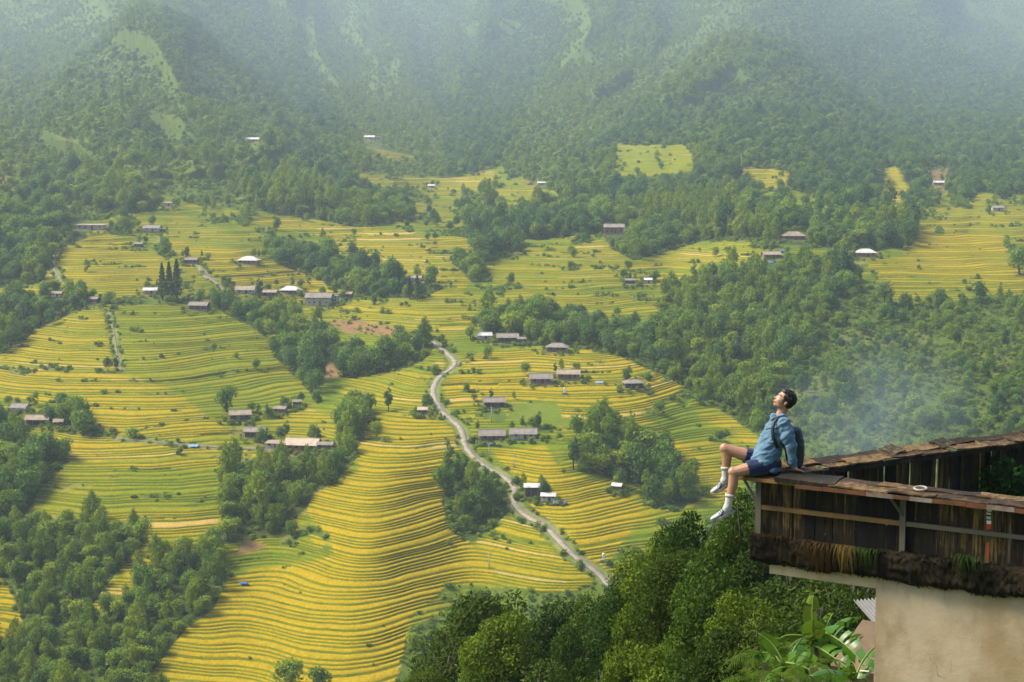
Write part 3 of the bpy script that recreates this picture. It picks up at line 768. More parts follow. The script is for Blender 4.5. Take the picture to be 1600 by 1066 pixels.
# where trees stand: drawn per square metre of ground, thinned to keep crowns apart
dY = np.gradient(Yg, axis=0); dX = np.gradient(UC)[None, :] * Yg
area = np.abs(dY * dX)
fd = np.array([f[0] for f in FOREST]) / 100.0; fr2 = np.array([f[1] for f in FOREST])
dens = np.where(FID >= 0, fd[np.maximum(FID, 0)], .0022)
GRASSY = [[(60,130),(150,80),(230,25),(330,85),(440,170),(380,190),(300,150),(200,170),(150,190)], [(1120,130),(1180,60),(1300,120),(1360,190),(1260,180),(1180,170)], [(330,215),(430,170),(450,190),(360,240)],
          [(0,120),(60,130),(120,200),(60,220),(0,200)], [(1060,170),(1130,120),(1180,170),(1120,230),(1060,220)], [(160,190),(300,160),(330,215),(230,250),(170,240)], [(1300,170),(1400,230),(1360,250),(1270,220)]]
gr_m = np.zeros((RH, RW), np.float32)
for pts in GRASSY: gr_m = np.maximum(gr_m, poly_mask(pts))
GR = sample(blur(gr_m, 10), PXg + 25 * fbm(Xg / 60, Yg / 90, 111, 3), PYg + 20 * fbm(Xg / 55, Yg / 80, 113, 3))
up = sstep(345, 290, PYg)
mnt = .026 * sstep(.80, .34, ridge_of(PXg, PYg) + .22 * fbm(Xg / 40.0, Yg / 70.0, 115, 3) + .62 * GR) + .0030
vall = sample(poly_mask(VALLEY), PXg, PYg)
dens = np.where(FID >= 0, dens, np.where((vall > .5) & (PYg < 700), .022, dens))
dens = np.where(FID >= 0, dens, lerp(dens, mnt, up))
front = np.zeros((RH, RW), np.float32)
for s_ in range(2, 13, 2): front[s_:] = np.maximum(front[s_:], rice_m[:-s_])
FR = sample(front, wx, wy)
dens = dens * (1 - .85 * FR * ((FID < 0) | (PYg < 420)))
dens = dens * (HC < .3)
dens = dens * (rice < .15) * (road_d > 2.8) * (SOILv < .3) * (LAWNv < .2)
dens = np.where(Yg > 4900, 0, dens)
vis_c = (PXg > -330) & (PXg < 1930)
pick = np.argwhere((rng.random(dens.shape) < dens * area * 1.25) & vis_c)
rng.shuffle(pick)
TX = Xg[pick[:, 0], pick[:, 1]] + rng.uniform(-.3, .3, len(pick)); TY = Yg[pick[:, 0], pick[:, 1]]; TZ = Zs[pick[:, 0], pick[:, 1]]
tf = FID[pick[:, 0], pick[:, 1]]
tup = up[pick[:, 0], pick[:, 1]]
TR = np.where(tf >= 0, fr2[np.maximum(tf, 0)], lerp(2.3, 3.1, tup)) * np.exp(rng.normal(0, .22, len(pick)))
# crowns may not stand in front of a house or the road
seen = np.zeros((RH, RW), bool)
for hx, hy, hw, *_r in HOUSES: seen[max(0, int((hy - hw * .42) / RS)):int(hy / RS), max(0, int((hx - hw * .5) / RS)):int((hx + hw * .5) / RS) + 1] = True
for nm, wd, Q in ROADPTS[:1]:
    for p in Q:
        rx_, ry_ = proj(p.x, p.y, p.z); seen[int(ry_ / RS) - 1:int(ry_ / RS) + 2, int(rx_ / RS) - 2:int(rx_ / RS) + 3] = True
bx0, by0 = proj(TX, TY, TZ); sc_px = FPX / TY
inside = (bx0 > 0) & (bx0 < 1600) & (by0 > 0) & (by0 < 1066)
for shrink in (.62, .62, 0):
    blocked = np.zeros(len(TX), bool)
    for hf_ in (.2, .6, 1.0, 1.5, 1.9, 2.3):
        for sf_ in (-.8, -.4, 0, .4, .8):
            blocked |= seen[np.clip((by0 - hf_ * TR * sc_px) / RS, 0, RH - 1).astype(int), np.clip((bx0 + sf_ * TR * sc_px) / RS, 0, RW - 1).astype(int)]
    blocked &= inside
    if shrink: TR = np.where(blocked, TR * shrink, TR)
keep = np.zeros(len(pick), bool); occ = {}
for i in range(len(pick)):
    s = TR[i] * 1.0
    kx, ky, kz = int(TX[i] // 3.2), int(TY[i] // 3.2), 0
    if blocked[i] or (kx, ky) in occ: continue
    occ[(kx, ky)] = 1; keep[i] = True
TX, TY, TZ, TR, tf, tup = TX[keep], TY[keep], TZ[keep], TR[keep], tf[keep], tup[keep]
KEYS = ['round_a', 'round_b', 'round_c', 'round_d', 'slim_a', 'plume_a']
pk = rng.random(len(TX))
kn = vnoise(TX / 40.0, TY / 60.0, 131) * .6 + pk * .4
TK = np.select([kn < .30, kn < .42, kn < .56, kn < .66, pk < .55, True], [2, 0, 3, 1, 4, 5])
TK = np.where((tf == 3) | (tf == 4), np.where(pk < .38, 5, np.where(pk < .7, 1, np.where(pk < .9, 3, 0))), TK)
TRG = ridge_of(*proj(TX, TY, TZ)) + .25 * (pk - .5)
TK = np.where((tup > .5) & (TRG > .62), np.where(pk < .6, 1, 5), np.where((tup > .5) & (TRG < .40), np.where(pk < .75, 2, 0), TK))
TK = np.where((tup > .5) & (TRG >= .40) & (TRG <= .62), np.where(pk < .4, 0, np.where(pk < .65, 3, np.where(pk < .72, 2, 1))), TK)
BASE_R = np.array([3.4, 3.4, 3.4, 3.4, 2.7, 3.1])
TS = TR / BASE_R[TK]
TA = rng.uniform(0, 6.28, len(TX)); TH = rng.uniform(.85, 1.25, len(TX))
tpx, tpy = proj(TX, TY, TZ)
HID = poly_mask([(625,1066),(640,960),(760,905),(930,905),(1000,790),(1180,745),(1600,745),(1600,1066)])
shown = (tpx > 2) & (tpx < 1598) & (tpy > 0) & (tpy < 1090) & (tf >= 0)
shown &= ~(HID[np.clip(tpy / RS, 0, RH - 1).astype(int), np.clip(tpx / RS, 0, RW - 1).astype(int)] > .5)
order = np.argsort(np.where(shown, -TR / TY, 0))
N_IND = 262
indiv = order[:N_IND]
KINDLAB = {'round_a': 'full green', 'round_b': 'low yellow green', 'round_c': 'tall dark', 'round_d': 'drooping green', 'slim_a': 'slim dark', 'plume_a': 'feathery yellow green'}
def place_tree(key, loc, s, hs, rz, name, label, cat, group):
    o = empty(name, loc, rz, label, cat, group)
    o.scale = (s, s, s * hs)
    link('trunk', PROTO[key][1], o); link('crown', PROTO[key][0], o)
    return o
for i in indiv:
    key = KEYS[TK[i]]
    where = FOREST[tf[i]][2]
    kd = KINDLAB[key]
    place_tree(key, (TX[i], TY[i], TZ[i]), TS[i], TH[i], TA[i], 'broadleaf_tree', kd + ' tree in the ' + where, 'tree', kd + ' trees of the ' + where)

def scatter(name, protos, X, Y, Z, S, A, HS, K_, label, mats):
    me = bpy.data.meshes.new(name)
    me.vertices.add(len(X)); me.vertices.foreach_set('co', np.stack([X, Y, Z], 1).astype(np.float32).ravel())
    for nm, arr, tp in (('turn', np.stack([np.zeros_like(A), np.zeros_like(A), A], 1), 'FLOAT_VECTOR'), ('size', np.stack([S, S, S * HS], 1), 'FLOAT_VECTOR')):
        at_ = me.attributes.new(nm, tp, 'POINT'); at_.data.foreach_set('vector', arr.astype(np.float32).ravel())
    at_ = me.attributes.new('sort', 'INT', 'POINT'); at_.data.foreach_set('value', K_.astype(np.int32))
    o = link(name, me)
    ng = bpy.data.node_groups.new(name + '_scatter', 'GeometryNodeTree')
    ng.interface.new_socket('Geometry', in_out='INPUT', socket_type='NodeSocketGeometry'); ng.interface.new_socket('Geometry', in_out='OUTPUT', socket_type='NodeSocketGeometry')
    N, L = ng.nodes, ng.links
    gi, go = N.new('NodeGroupInput'), N.new('NodeGroupOutput'); jn = N.new('GeometryNodeJoinGeometry')
    def attr(nm, tp):
        a = N.new('GeometryNodeInputNamedAttribute'); a.data_type = tp; a.inputs[0].default_value = nm; return a.outputs[0]
    turn, size, srt = attr('turn', 'FLOAT_VECTOR'), attr('size', 'FLOAT_VECTOR'), attr('sort', 'INT')
    er = N.new('FunctionNodeEulerToRotation'); L.new(turn, er.inputs[0])
    for k, po in enumerate(protos):
        oi = N.new('GeometryNodeObjectInfo'); oi.transform_space = 'ORIGINAL'; oi.inputs['Object'].default_value = po
        if 'As Instance' in oi.inputs: oi.inputs['As Instance'].default_value = False
        cmp_ = N.new('FunctionNodeCompare'); cmp_.data_type = 'INT'; cmp_.operation = 'EQUAL'
        ai = [s for s in cmp_.inputs if s.type == 'INT']
        L.new(srt, ai[0]); ai[1].default_value = k
        ip = N.new('GeometryNodeInstanceOnPoints')
        mp_ = N.new('GeometryNodeMeshToPoints'); mp_.inputs['Radius'].default_value = .01
        L.new(gi.outputs[0], mp_.inputs[0]); L.new(cmp_.outputs[0], mp_.inputs['Selection'])
        L.new(mp_.outputs[0], ip.inputs['Points']); L.new(oi.outputs['Geometry'], ip.inputs['Instance'])
        L.new(er.outputs[0], ip.inputs['Rotation']); L.new(size, ip.inputs['Scale'])
        L.new(ip.outputs[0], jn.inputs[0])
    L.new(jn.outputs[0], go.inputs[0])
    md = o.modifiers.new('scatter', 'NODES'); md.node_group = ng
    return tag(o, label, kind='stuff')
crown_of = {}
for o in bpy.data.objects:
    if o.name.startswith('crown'):
        for k, key in enumerate(KEYS):
            if o.data == PROTO[key][0] and k not in crown_of: crown_of[k] = o
rest = np.ones(len(TX), bool); rest[indiv] = False
for k, key in enumerate(KEYS):
    if k not in crown_of:   # one more tree of this kind so that the wood has it too
        i = order[N_IND + k]; rest[i] = False
        t_ = place_tree(key, (TX[i], TY[i], TZ[i]), TS[i], TH[i], TA[i], 'broadleaf_tree', KINDLAB[key] + ' tree in the ' + FOREST[tf[i]][2], 'tree', KINDLAB[key] + ' trees of the ' + FOREST[tf[i]][2])
        crown_of[k] = [c for c in t_.children if c.data == PROTO[key][0]][0]
yx, yy2, yz = [], [], []
for k_, (hx, hy, hw, *_r) in enumerate(HOUSES):
    r_ = random.Random(700 + k_)
    for _ in range(r_.choice((2, 3, 4))):
        g_ = ground_at(hx + r_.uniform(-.95, .95) * hw, hy - hw * r_.uniform(.30, .42)); yx.append(g_.x); yy2.append(g_.y); yz.append(g_.z)
ny_ = len(yx)
scatter('forest', [crown_of[k] for k in range(len(KEYS))], np.concatenate([TX[rest], yx]), np.concatenate([TY[rest], yy2]), np.concatenate([TZ[rest], yz]), np.concatenate([TS[rest], rng.uniform(.35, .75, ny_)]), np.concatenate([TA[rest], rng.uniform(0, 6, ny_)]), np.concatenate([TH[rest], np.ones(ny_)]), np.concatenate([TK[rest], rng.integers(0, 6, ny_)]), 'woods covering the slopes and gullies', None)

# single trees that stand out
def lone(px, py, key, hpx, name, label, group=None, hs=1.0, nat=None, s=None):
    p = ground_at(px, py)
    nat = {'round_a': 7.4, 'round_b': 6.4, 'round_c': 8.3, 'round_d': 7, 'slim_a': 10, 'plume_a': 9.2, 'conifer': 14}[key]
    sc = hpx * p.y / FPX / nat
    return place_tree(key, p, sc, hs, px * 1.7, name, label, 'tree', group)
lone(254, 470, 'conifer', 58, 'conifer', 'left conifer of the three tall dark ones on the terrace crest')
lone(265, 472, 'conifer', 62, 'conifer', 'middle conifer of the three tall dark ones on the terrace crest')
lone(277, 470, 'conifer', 64, 'conifer', 'right conifer of the three tall dark ones on the terrace crest')
lone(182, 581, 'slim_a', 30, 'slim_tree', 'slim dark tree alone in the middle of the left terraces')
lone(354, 645, 'round_a', 46, 'broadleaf_tree', 'bushy tree behind the half hidden grey roof left of centre')
lone(607, 645, 'slim_a', 46, 'slim_tree', 'tall dark tree standing on the green steps left of the road')
lone(664, 545, 'plume_a', 52, 'bamboo_clump', 'tall bushy clump at the upper end of the pale road')
lone(406, 466, 'slim_a', 36, 'slim_tree', 'slim dark tree between the roadside houses')
lone(418, 655, 'slim_a', 28, 'slim_tree', 'slim tree beside the brown gabled hut')
lone(896, 735, 'slim_a', 62, 'slim_tree', 'tall narrow tree at the left end of the grove right of the farmhouses')
lone(1382, 478, 'round_c', 40, 'broadleaf_tree', 'round dark tree below the orange terraces, left of three')
lone(1468, 486, 'round_c', 38, 'broadleaf_tree', 'round dark tree below the orange terraces, middle of three')
lone(1531, 474, 'round_c', 36, 'broadleaf_tree', 'round dark tree below the orange terraces, right of three')
lone(1592, 430, 'round_a', 50, 'broadleaf_tree', 'bushy tree at the right end of the orange terraces')
lone(130, 682, 'round_a', 46, 'broadleaf_tree', 'dark bushy tree right of the long grey roof on the left')
lone(456, 838, 'round_b', 28, 'small_tree', 'small round tree on the bare shoulder of the golden spur')
lone(640, 468, 'conifer', 36, 'conifer', 'slim dark conifer before the small roof on the mid terraces')
lone(652, 470, 'conifer', 40, 'conifer', 'taller dark conifer before the small roof on the mid terraces')
lone(735, 530, 'round_a', 24, 'small_tree', 'small dark round tree left of the white roofed shed')
lone(1040, 720, 'plume_a', 56, 'bamboo_clump', 'tall feathery clump in the grove right of the farmhouses')
lone(455, 1082, 'round_b', 62, 'broadleaf_tree', 'bushy green tree at the bottom of the golden spur')
lone(500, 1085, 'round_a', 50, 'broadleaf_tree', 'darker tree right of the bushy one at the bottom of the golden spur')
lone(680, 376, 'round_c', 14, 'small_tree', 'left small dark tree on the pale upper field')
lone(668, 377, 'round_a', 14, 'small_tree', 'right small dark tree on the pale upper field')
lone(10, 885, 'round_b', 40, 'broadleaf_tree', 'pale reddish topped tree at the left edge')

# scrub on everything unfarmed
bd = np.where(FID >= 0, .28, .26) * (rice < .2) * (road_d > 2.0) * (LAWNv < .2) * (1 - .7 * SOILv)
bd = bd * sstep(.25, .6, .5 + .5 * fbm(Xg / 9.0, Yg / 12.0, 141, 2) + .12) * np.where(Yg > 900, .16, 1)
bd = bd + .010 * (rice >= .2) * sstep(.62, .80, vnoise(Xg / 16.0, Yg / 7.0, 143)) * (wb > .5)[..., 0] * 6
bd = bd * (Yg < 2300) * (HC < .3)
pick = np.argwhere((rng.random(bd.shape) < bd * area) & vis_c)
i, j = pick[:, 0], pick[:, 1]
bs = np.exp(rng.normal(-.25, .35, len(pick))) * np.where(Yg[i, j] > 900, 1.9, 1.0) * np.where(rice[i, j] >= .2, .5, 1)
hx_, hy_, hz_ = [], [], []
for k_, (hx, hy, hw, *_r) in enumerate(HOUSES):
    r_ = random.Random(900 + k_)
    for _ in range(16):
        dx = r_.choice((-1, 1)) * r_.uniform(.58, .95) * hw if r_.random() < .6 else r_.uniform(-.6, .6) * hw
        g_ = ground_at(hx + dx, hy + (r_.uniform(-5, 6) if abs(dx) > .55 * hw else r_.uniform(3, 8))); hx_.append(g_.x); hy_.append(g_.y); hz_.append(g_.z)
SCRUB_P = []
for k, me in enumerate(BUSH):
    px_, py_ = [(545, 690), (470, 868), (700, 852)][k]
    o = link('bush', me, None, ground_at(px_, py_)); tag(o, ['light green bush beside the brown farmhouse', 'yellow green bush on the bare shoulder of the golden spur', 'low bush on the edge of the round dark grove'][k], 'bush'); SCRUB_P.append(o)
nb_ = len(i) + len(hx_)
scatter('undergrowth', SCRUB_P, np.concatenate([Xg[i, j], hx_]), np.concatenate([Yg[i, j], hy_]), np.concatenate([Zs[i, j] - .05, hz_]), np.concatenate([bs, rng.uniform(.5, 1.25, len(hx_))]), rng.uniform(0, 6.28, nb_), rng.uniform(.7, 1.3, nb_), rng.integers(0, 3, nb_), 'scrub and tall weeds on banks and unfarmed slopes', None)
print('TREES', len(TX), 'BUSHES', len(i))
# ------------------------------------------------------------------ farmhouses and small things in the valley
RM = {'grey': simple_mat('fibre_cement_roof', (.215, .185, .16), .9, .3, .55, .2, col2=(.12, .10, .08)), 'white': simple_mat('white_sheet_roof', (.50, .48, .45), .7, .2, .4, col2=(.30, .27, .24)),
      'tan': simple_mat('weathered_tan_roof', (.27, .22, .16), .9, .3, .5, .2, col2=(.16, .12, .085)), 'straw': simple_mat('pale_board_roof', (.40, .32, .23), .85, .3, .5, .2, col2=(.27, .21, .15))}
WM = {'wood': simple_mat('grey_brown_boards', (.17, .12, .08), .9, .4, 2), 'pale': simple_mat('pale_render', (.42, .38, .32), .9, .3, 1.5), 'dark': simple_mat('dark_boards', (.07, .055, .045), .9, .4, 2),
      'brown': simple_mat('brown_boards', (.22, .12, .06), .9, .4, 2), 'orange': simple_mat('orange_timber', (.36, .15, .05), .85, .4, 2), 'concrete': simple_mat('bare_concrete', (.36, .33, .29), .95, .25, .8)}
M_post = simple_mat('timber_post', (.20, .15, .10), .9, .3, 3)
M_glass = simple_mat('dark_window', (.02, .022, .025), .25, .2, 3, spec=.5)
M_door = simple_mat('plank_door', (.10, .06, .035), .8, .4, 4)
M_plinth = simple_mat('stone_plinth', (.22, .19, .15), .95, .4, 2)
M_trim = simple_mat('white_trim', (.62, .60, .56), .8, .15, 3)
def box(bm, x0, x1, y0, y1, z0, z1):
    v = [bm.verts.new((x, y, z)) for z in (z0, z1) for y in (y0, y1) for x in (x0, x1)]
    for f in ((0, 2, 3, 1), (4, 5, 7, 6), (0, 1, 5, 4), (2, 6, 7, 3), (0, 4, 6, 2), (1, 3, 7, 5)):
        bm.faces.new([v[i] for i in f])
def part(name, parent, mt, *boxes):
    bm = bmesh.new()
    for b in boxes: box(bm, *b)
    return link(name, bm_mesh(name, bm, mt), parent)
def slab(bm, a, b, c, d, t):
    """sloping sheet a b c d (counter-clockwise from above) with thickness t"""
    a, b, c, d = map(Vector, (a, b, c, d)); n = (b - a).cross(d - a).normalized() * t
    top = [bm.verts.new(p) for p in (a, b, c, d)]; bot = [bm.verts.new(p - n) for p in (a, b, c, d)]
    bm.faces.new(top); bm.faces.new(bot[::-1])
    for i in range(4):
        j = (i + 1) % 4
        bm.faces.new((top[j], top[i], bot[i], bot[j]))
def house(k, px, py, wpx, turn, roof, rm, wm, st, label):
    r = random.Random(k)
    p = ground_at(px, py)
    w = wpx * p.y / FPX * .90; d = min(max(w * .62, 2.6), 6.5)
    h = (2.2 if w > 6 else 1.7) * (1.75 if st == 2 else 1); ov = min(.75, w * .09)
    o = empty('farmhouse' if w > 5.5 else 'hut', p + Vector((0, d * .5, .15)), math.radians(turn), label, 'house' if w > 5.5 else 'hut', 'farmhouses and huts on the slopes')
    part('plinth', o, M_plinth, (-w / 2 - .3, w / 2 + .3, -d / 2 - .3, d / 2 + .3, -2.0, .1))
    bm = bmesh.new(); box(bm, -w / 2, w / 2, -d / 2, d / 2, .1, h)
    rise = d * .5 * math.tan(math.radians(27 + r.uniform(-3, 4)))
    if roof == 'gable':
        for s in (-1, 1):
            x = s * w / 2
            vs = [bm.verts.new((x, -d / 2, h)), bm.verts.new((x, d / 2, h)), bm.verts.new((x, 0, h + rise * .93))]
            bm.faces.new(vs if s > 0 else vs[::-1])
    link('wall', bm_mesh('wall', bm, WM[wm]), o)
    ex, ey = w / 2 + ov, d / 2 + ov; drop = rise * ov / (d / 2)
    bm = bmesh.new(); zr, ze = h + rise, h - drop
    if roof == 'gable':
        n = max(2, int(w / 1.6))
        for i in range(n):       # sheets laid side by side, each a little out of line
            xa, xb = -ex + 2 * ex * i / n, -ex + 2 * ex * (i + 1) / n - .02
            j1, j2 = r.uniform(-.08, .08), r.uniform(0, .035)
            slab(bm, (xa, -ey + j1, ze + j2), (xb, -ey + j1, ze + j2), (xb, 0, zr + j2), (xa, 0, zr + j2), .08)
            slab(bm, (xa, 0, zr + j2), (xb, 0, zr + j2), (xb, ey - j1, ze + j2), (xa, ey - j1, ze + j2), .08)
    elif roof == 'hip':
        rx = w * .22
        slab(bm, (-ex, -ey, ze), (ex, -ey, ze), (rx, 0, zr), (-rx, 0, zr), .08); slab(bm, (-rx, 0, zr), (rx, 0, zr), (ex, ey, ze), (-ex, ey, ze), .08)
        for s in (-1, 1):
            t = [bm.verts.new((s * ex, -ey, ze)), bm.verts.new((s * ex, ey, ze)), bm.verts.new((s * rx, 0, zr))]
            bm.faces.new(t if s > 0 else t[::-1])
    elif roof == 'shed':
        slab(bm, (-ex, -ey, h + .1), (ex, -ey, h + .1), (ex, ey, h + .55), (-ex, ey, h + .55), .1)
    else:
        box(bm, -w / 2 - .1, w / 2 + .1, -d / 2 - .1, d / 2 + .1, h, h + .18)
    rf = link('roof', bm_mesh('roof', bm, RM[rm]), o)
    if roof in ('gable', 'hip') and w > 5:
        q_ = ex if roof == 'gable' else w * .22
        part('ridge_cap', rf, RM[rm], (-q_, q_, -.18, .18, zr - .02, zr + .09))
        part('fascia', rf, M_trim if (rm == 'white' or wm == 'pale') else M_post, (-ex + .05, ex - .05, -ey - .05, -ey - .01, ze - .16, ze + .02))
    f = -d / 2
    part('door', o, M_door, (-.45 + w * .08, .45 + w * .08, f - .05, f + .02, .1, min(1.9, h - .2)))
    for lv in range(st):
        z0 = .9 + lv * h / st
        for x in ((-.30, .33) if w < 8 else (-.36, -.14, .36)):
            wf = part('window', o, M_trim if wm in ('pale', 'concrete') else M_post, (x * w - .55, x * w + .55, f - .06, f + .02, z0 - .05, z0 + .85))
            part('pane', wf, M_glass, (x * w - .45, x * w + .45, f - .08, f - .055, z0 + .04, z0 + .76))
    if w > 5 and roof != 'box':
        for i in range(4):
            x = -ex * .92 + ex * 1.84 * i / 3
            part('veranda_post', o, M_post, (x - .08, x + .08, -ey + .12, -ey + .28, -.6, ze - .05))
    return o
for k, a in enumerate(HOUSES): house(k, *a)

def blue_sheet(px, py, w, label, colr):
    p = ground_at(px, py); s = w * p.y / FPX
    bm = bmesh.new(); n = 7
    g = [[bm.verts.new(((i / n - .5) * s, (j / 4 - .5) * s * .5, .35 + .5 * s * .35 * (1 - abs(j / 4 - .5) * 2) + .12 * math.sin(i * 2.1 + j))) for i in range(n + 1)] for j in range(5)]
    for j in range(4):
        for i in range(n): bm.faces.new((g[j][i], g[j][i + 1], g[j + 1][i + 1], g[j + 1][i]))
    r_ = bmesh.ops.extrude_face_region(bm, geom=bm.faces[:]); bmesh.ops.translate(bm, vec=(0, 0, -.06), verts=[v for v in r_['geom'] if isinstance(v, bmesh.types.BMVert)])
    o = link('tarpaulin', bm_mesh('tarpaulin', bm, colr, True), None, p); tag(o, label, 'tarpaulin')
M_blue = simple_mat('blue_plastic', (.03, .12, .42), .5, .3, 2); M_pblue = simple_mat('pale_blue_plastic', (.18, .30, .52), .5, .3, 2)
blue_sheet(381, 914, 13, 'small bright blue sheet lying on the upper left of the golden spur', M_blue)
blue_sheet(303, 700, 16, 'blue sheet beside the thin footpath on the left terraces', M_pblue)
blue_sheet(937, 600, 13, 'pale blue sheet right of the shrubs by the long shed', M_pblue)
blue_sheet(1224, 394, 12, 'bright blue sheet left of the pale hipped farmhouse upper right', M_blue)
blue_sheet(1205, 412, 9, 'blue sheet below the low tan roof upper right', M_blue)
blue_sheet(767, 696, 10, 'blue cloth hanging at the front of the long grey roofed house', M_blue)
blue_sheet(875, 788, 22, 'dark blue grey sheet right of the low white roof by the road', simple_mat('slate_plastic', (.10, .12, .16), .6, .3, 2))
blue_sheet(447, 634, 7, 'tiny blue grey sheet above the reddish hut', M_pblue)
def utility_pole(px, py, hpx, label):
    p = ground_at(px, py); h = hpx * p.y / FPX
    o = empty('utility_pole', p, 0, label, 'pole', 'slim poles along the valley')
    bm = bmesh.new(); tube(bm, [(0, 0, -.5), (0, 0, h * .5), (0, 0, h)], [.16, .14, .10], 8); link('shaft', bm_mesh('shaft', bm, WM['concrete'], True), o)
    part('crossarm', o, M_post, (-.7, .7, -.06, .06, h - .55, h - .42))
utility_pole(1158, 268, 26, 'white pole on the left edge of the terraced knoll')
utility_pole(768, 660, 24, 'slim pole above the long grey roofed house')
utility_pole(764, 714, 20, 'slim pole on the verge below the long grey roofed house')
utility_pole(764, 888, 26, 'slim grey pole in the weedy steps right of the golden spur')
utility_pole(803, 730, 20, 'slim pole in front of the twin farmhouses')
# white figure-like marker stones by the road
def cairn(px, py, label):
    p = ground_at(px, py)
    o = empty('stone_marker', p, 0, label, 'marker')
    part('base', o, M_plinth, (-.9, .9, -.7, .7, -.3, .5)); part('pillar', o, M_trim, (-.35, .35, -.3, .3, .5, 1.7))
    bm = bmesh.new(); bmesh.ops.create_icosphere(bm, subdivisions=2, radius=.38); bmesh.ops.translate(bm, vec=(0, 0, 2.0), verts=bm.verts); link('knob', bm_mesh('knob', bm, M_trim, True), o)
cairn(943, 878, 'white topped stone marker beside the lower end of the road')
cairn(882, 616, 'white marker in front of the grey roofed house on the terraces')
# ------------------------------------------------------------------ the platform at the right: plank parapets on a rendered building
def wood_mat(name, dark, mid, light, zs=.45, hs=34.0, bias=0.0, vary=.34):
    m, nt, b = mat_new(name)
    N, L = nt.nodes, nt.links
    tc = N.new('ShaderNodeTexCoord'); oi = N.new('ShaderNodeObjectInfo')
    sc = N.new('ShaderNodeVectorMath'); sc.operation = 'MULTIPLY_ADD'; sc.inputs[1].default_value = (hs, hs, zs * 4)
    rv = N.new('ShaderNodeCombineXYZ')
    mu = N.new('ShaderNodeMath'); mu.operation = 'MULTIPLY'; mu.inputs[1].default_value = 37.0; L.new(oi.outputs['Random'], mu.inputs[0])
    for i in range(3): L.new(mu.outputs[0], rv.inputs[i])
    L.new(tc.outputs['Object'], sc.inputs[0]); L.new(rv.outputs[0], sc.inputs[2])
    n1 = N.new('ShaderNodeTexNoise'); n1.inputs['Scale'].default_value = 1.4; n1.inputs['Detail'].default_value = 8; n1.inputs['Roughness'].default_value = .7; L.new(sc.outputs[0], n1.inputs['Vector'])
    n2 = N.new('ShaderNodeTexNoise'); n2.inputs['Scale'].default_value = 2.2; n2.inputs['Detail'].default_value = 5; L.new(rv.outputs[0], n2.inputs['Vector'])
    n3 = N.new('ShaderNodeTexNoise'); n3.inputs['Scale'].default_value = 4.0; n3.inputs['Detail'].default_value = 4; L.new(tc.outputs['Object'], n3.inputs['Vector'])
    a1 = N.new('ShaderNodeMath'); a1.operation = 'MULTIPLY_ADD'; a1.inputs[1].default_value = vary; a1.inputs[2].default_value = bias - .02 - vary * .5
    L.new(oi.outputs['Random'], a1.inputs[0])
    a2 = N.new('ShaderNodeMath'); a2.operation = 'ADD'; L.new(n1.outputs[0], a2.inputs[0]); L.new(a1.outputs[0], a2.inputs[1])
    a3 = N.new('ShaderNodeMath'); a3.operation = 'MULTIPLY_ADD'; a3.inputs[1].default_value = .5; a3.inputs[2].default_value = -.25; L.new(n3.outputs[0], a3.inputs[0])
    a4 = N.new('ShaderNodeMath'); a4.operation = 'ADD'; L.new(a2.outputs[0], a4.inputs[0]); L.new(a3.outputs[0], a4.inputs[1])
    cr = N.new('ShaderNodeValToRGB'); e = cr.color_ramp.elements
    e[0].position = .36; e[0].color = (*dark, 1); e[1].position = .74; e[1].color = (*light, 1); k = e.new(.56); k.color = (*mid, 1)
    L.new(a4.outputs[0], cr.inputs[0]); L.new(cr.outputs[0], b.inputs['Base Color'])
    b.inputs['Roughness'].default_value = .8; b.inputs['Specular IOR Level'].default_value = .25
    bp = N.new('ShaderNodeBump'); bp.inputs['Strength'].default_value = .6; bp.inputs['Distance'].default_value = .012
    L.new(n1.outputs[0], bp.inputs['Height']); L.new(bp.outputs[0], b.inputs['Normal'])
    return m
M_plank = wood_mat('wet_dark_plank', (.003, .0025, .0015), (.020, .013, .004), (.15, .10, .024), bias=.02)
M_plank2 = wood_mat('brown_weathered_plank', (.005, .004, .0015), (.034, .023, .006), (.14, .098, .024), bias=.01)
M_cap = wood_mat('cap_board', (.014, .008, .003), (.052, .030, .011), (.15, .095, .036), hs=12, bias=.03)
M_moss = wood_mat('mossy_board', (.006, .005, .003), (.026, .019, .009), (.12, .085, .04), hs=18, bias=.02)
M_rail = simple_mat('rail_timber', (.19, .095, .024), .8, .5, 9, .3, col2=(.09, .065, .03))
M_metal = simple_mat('grey_painted_steel', (.085, .08, .06), .7, .4, 12, .2, col2=(.09, .065, .04))
M_rust = simple_mat('rusty_white_edging', (.075, .028, .012), .75, .5, 4.5, .2, col2=(.17, .155, .13))
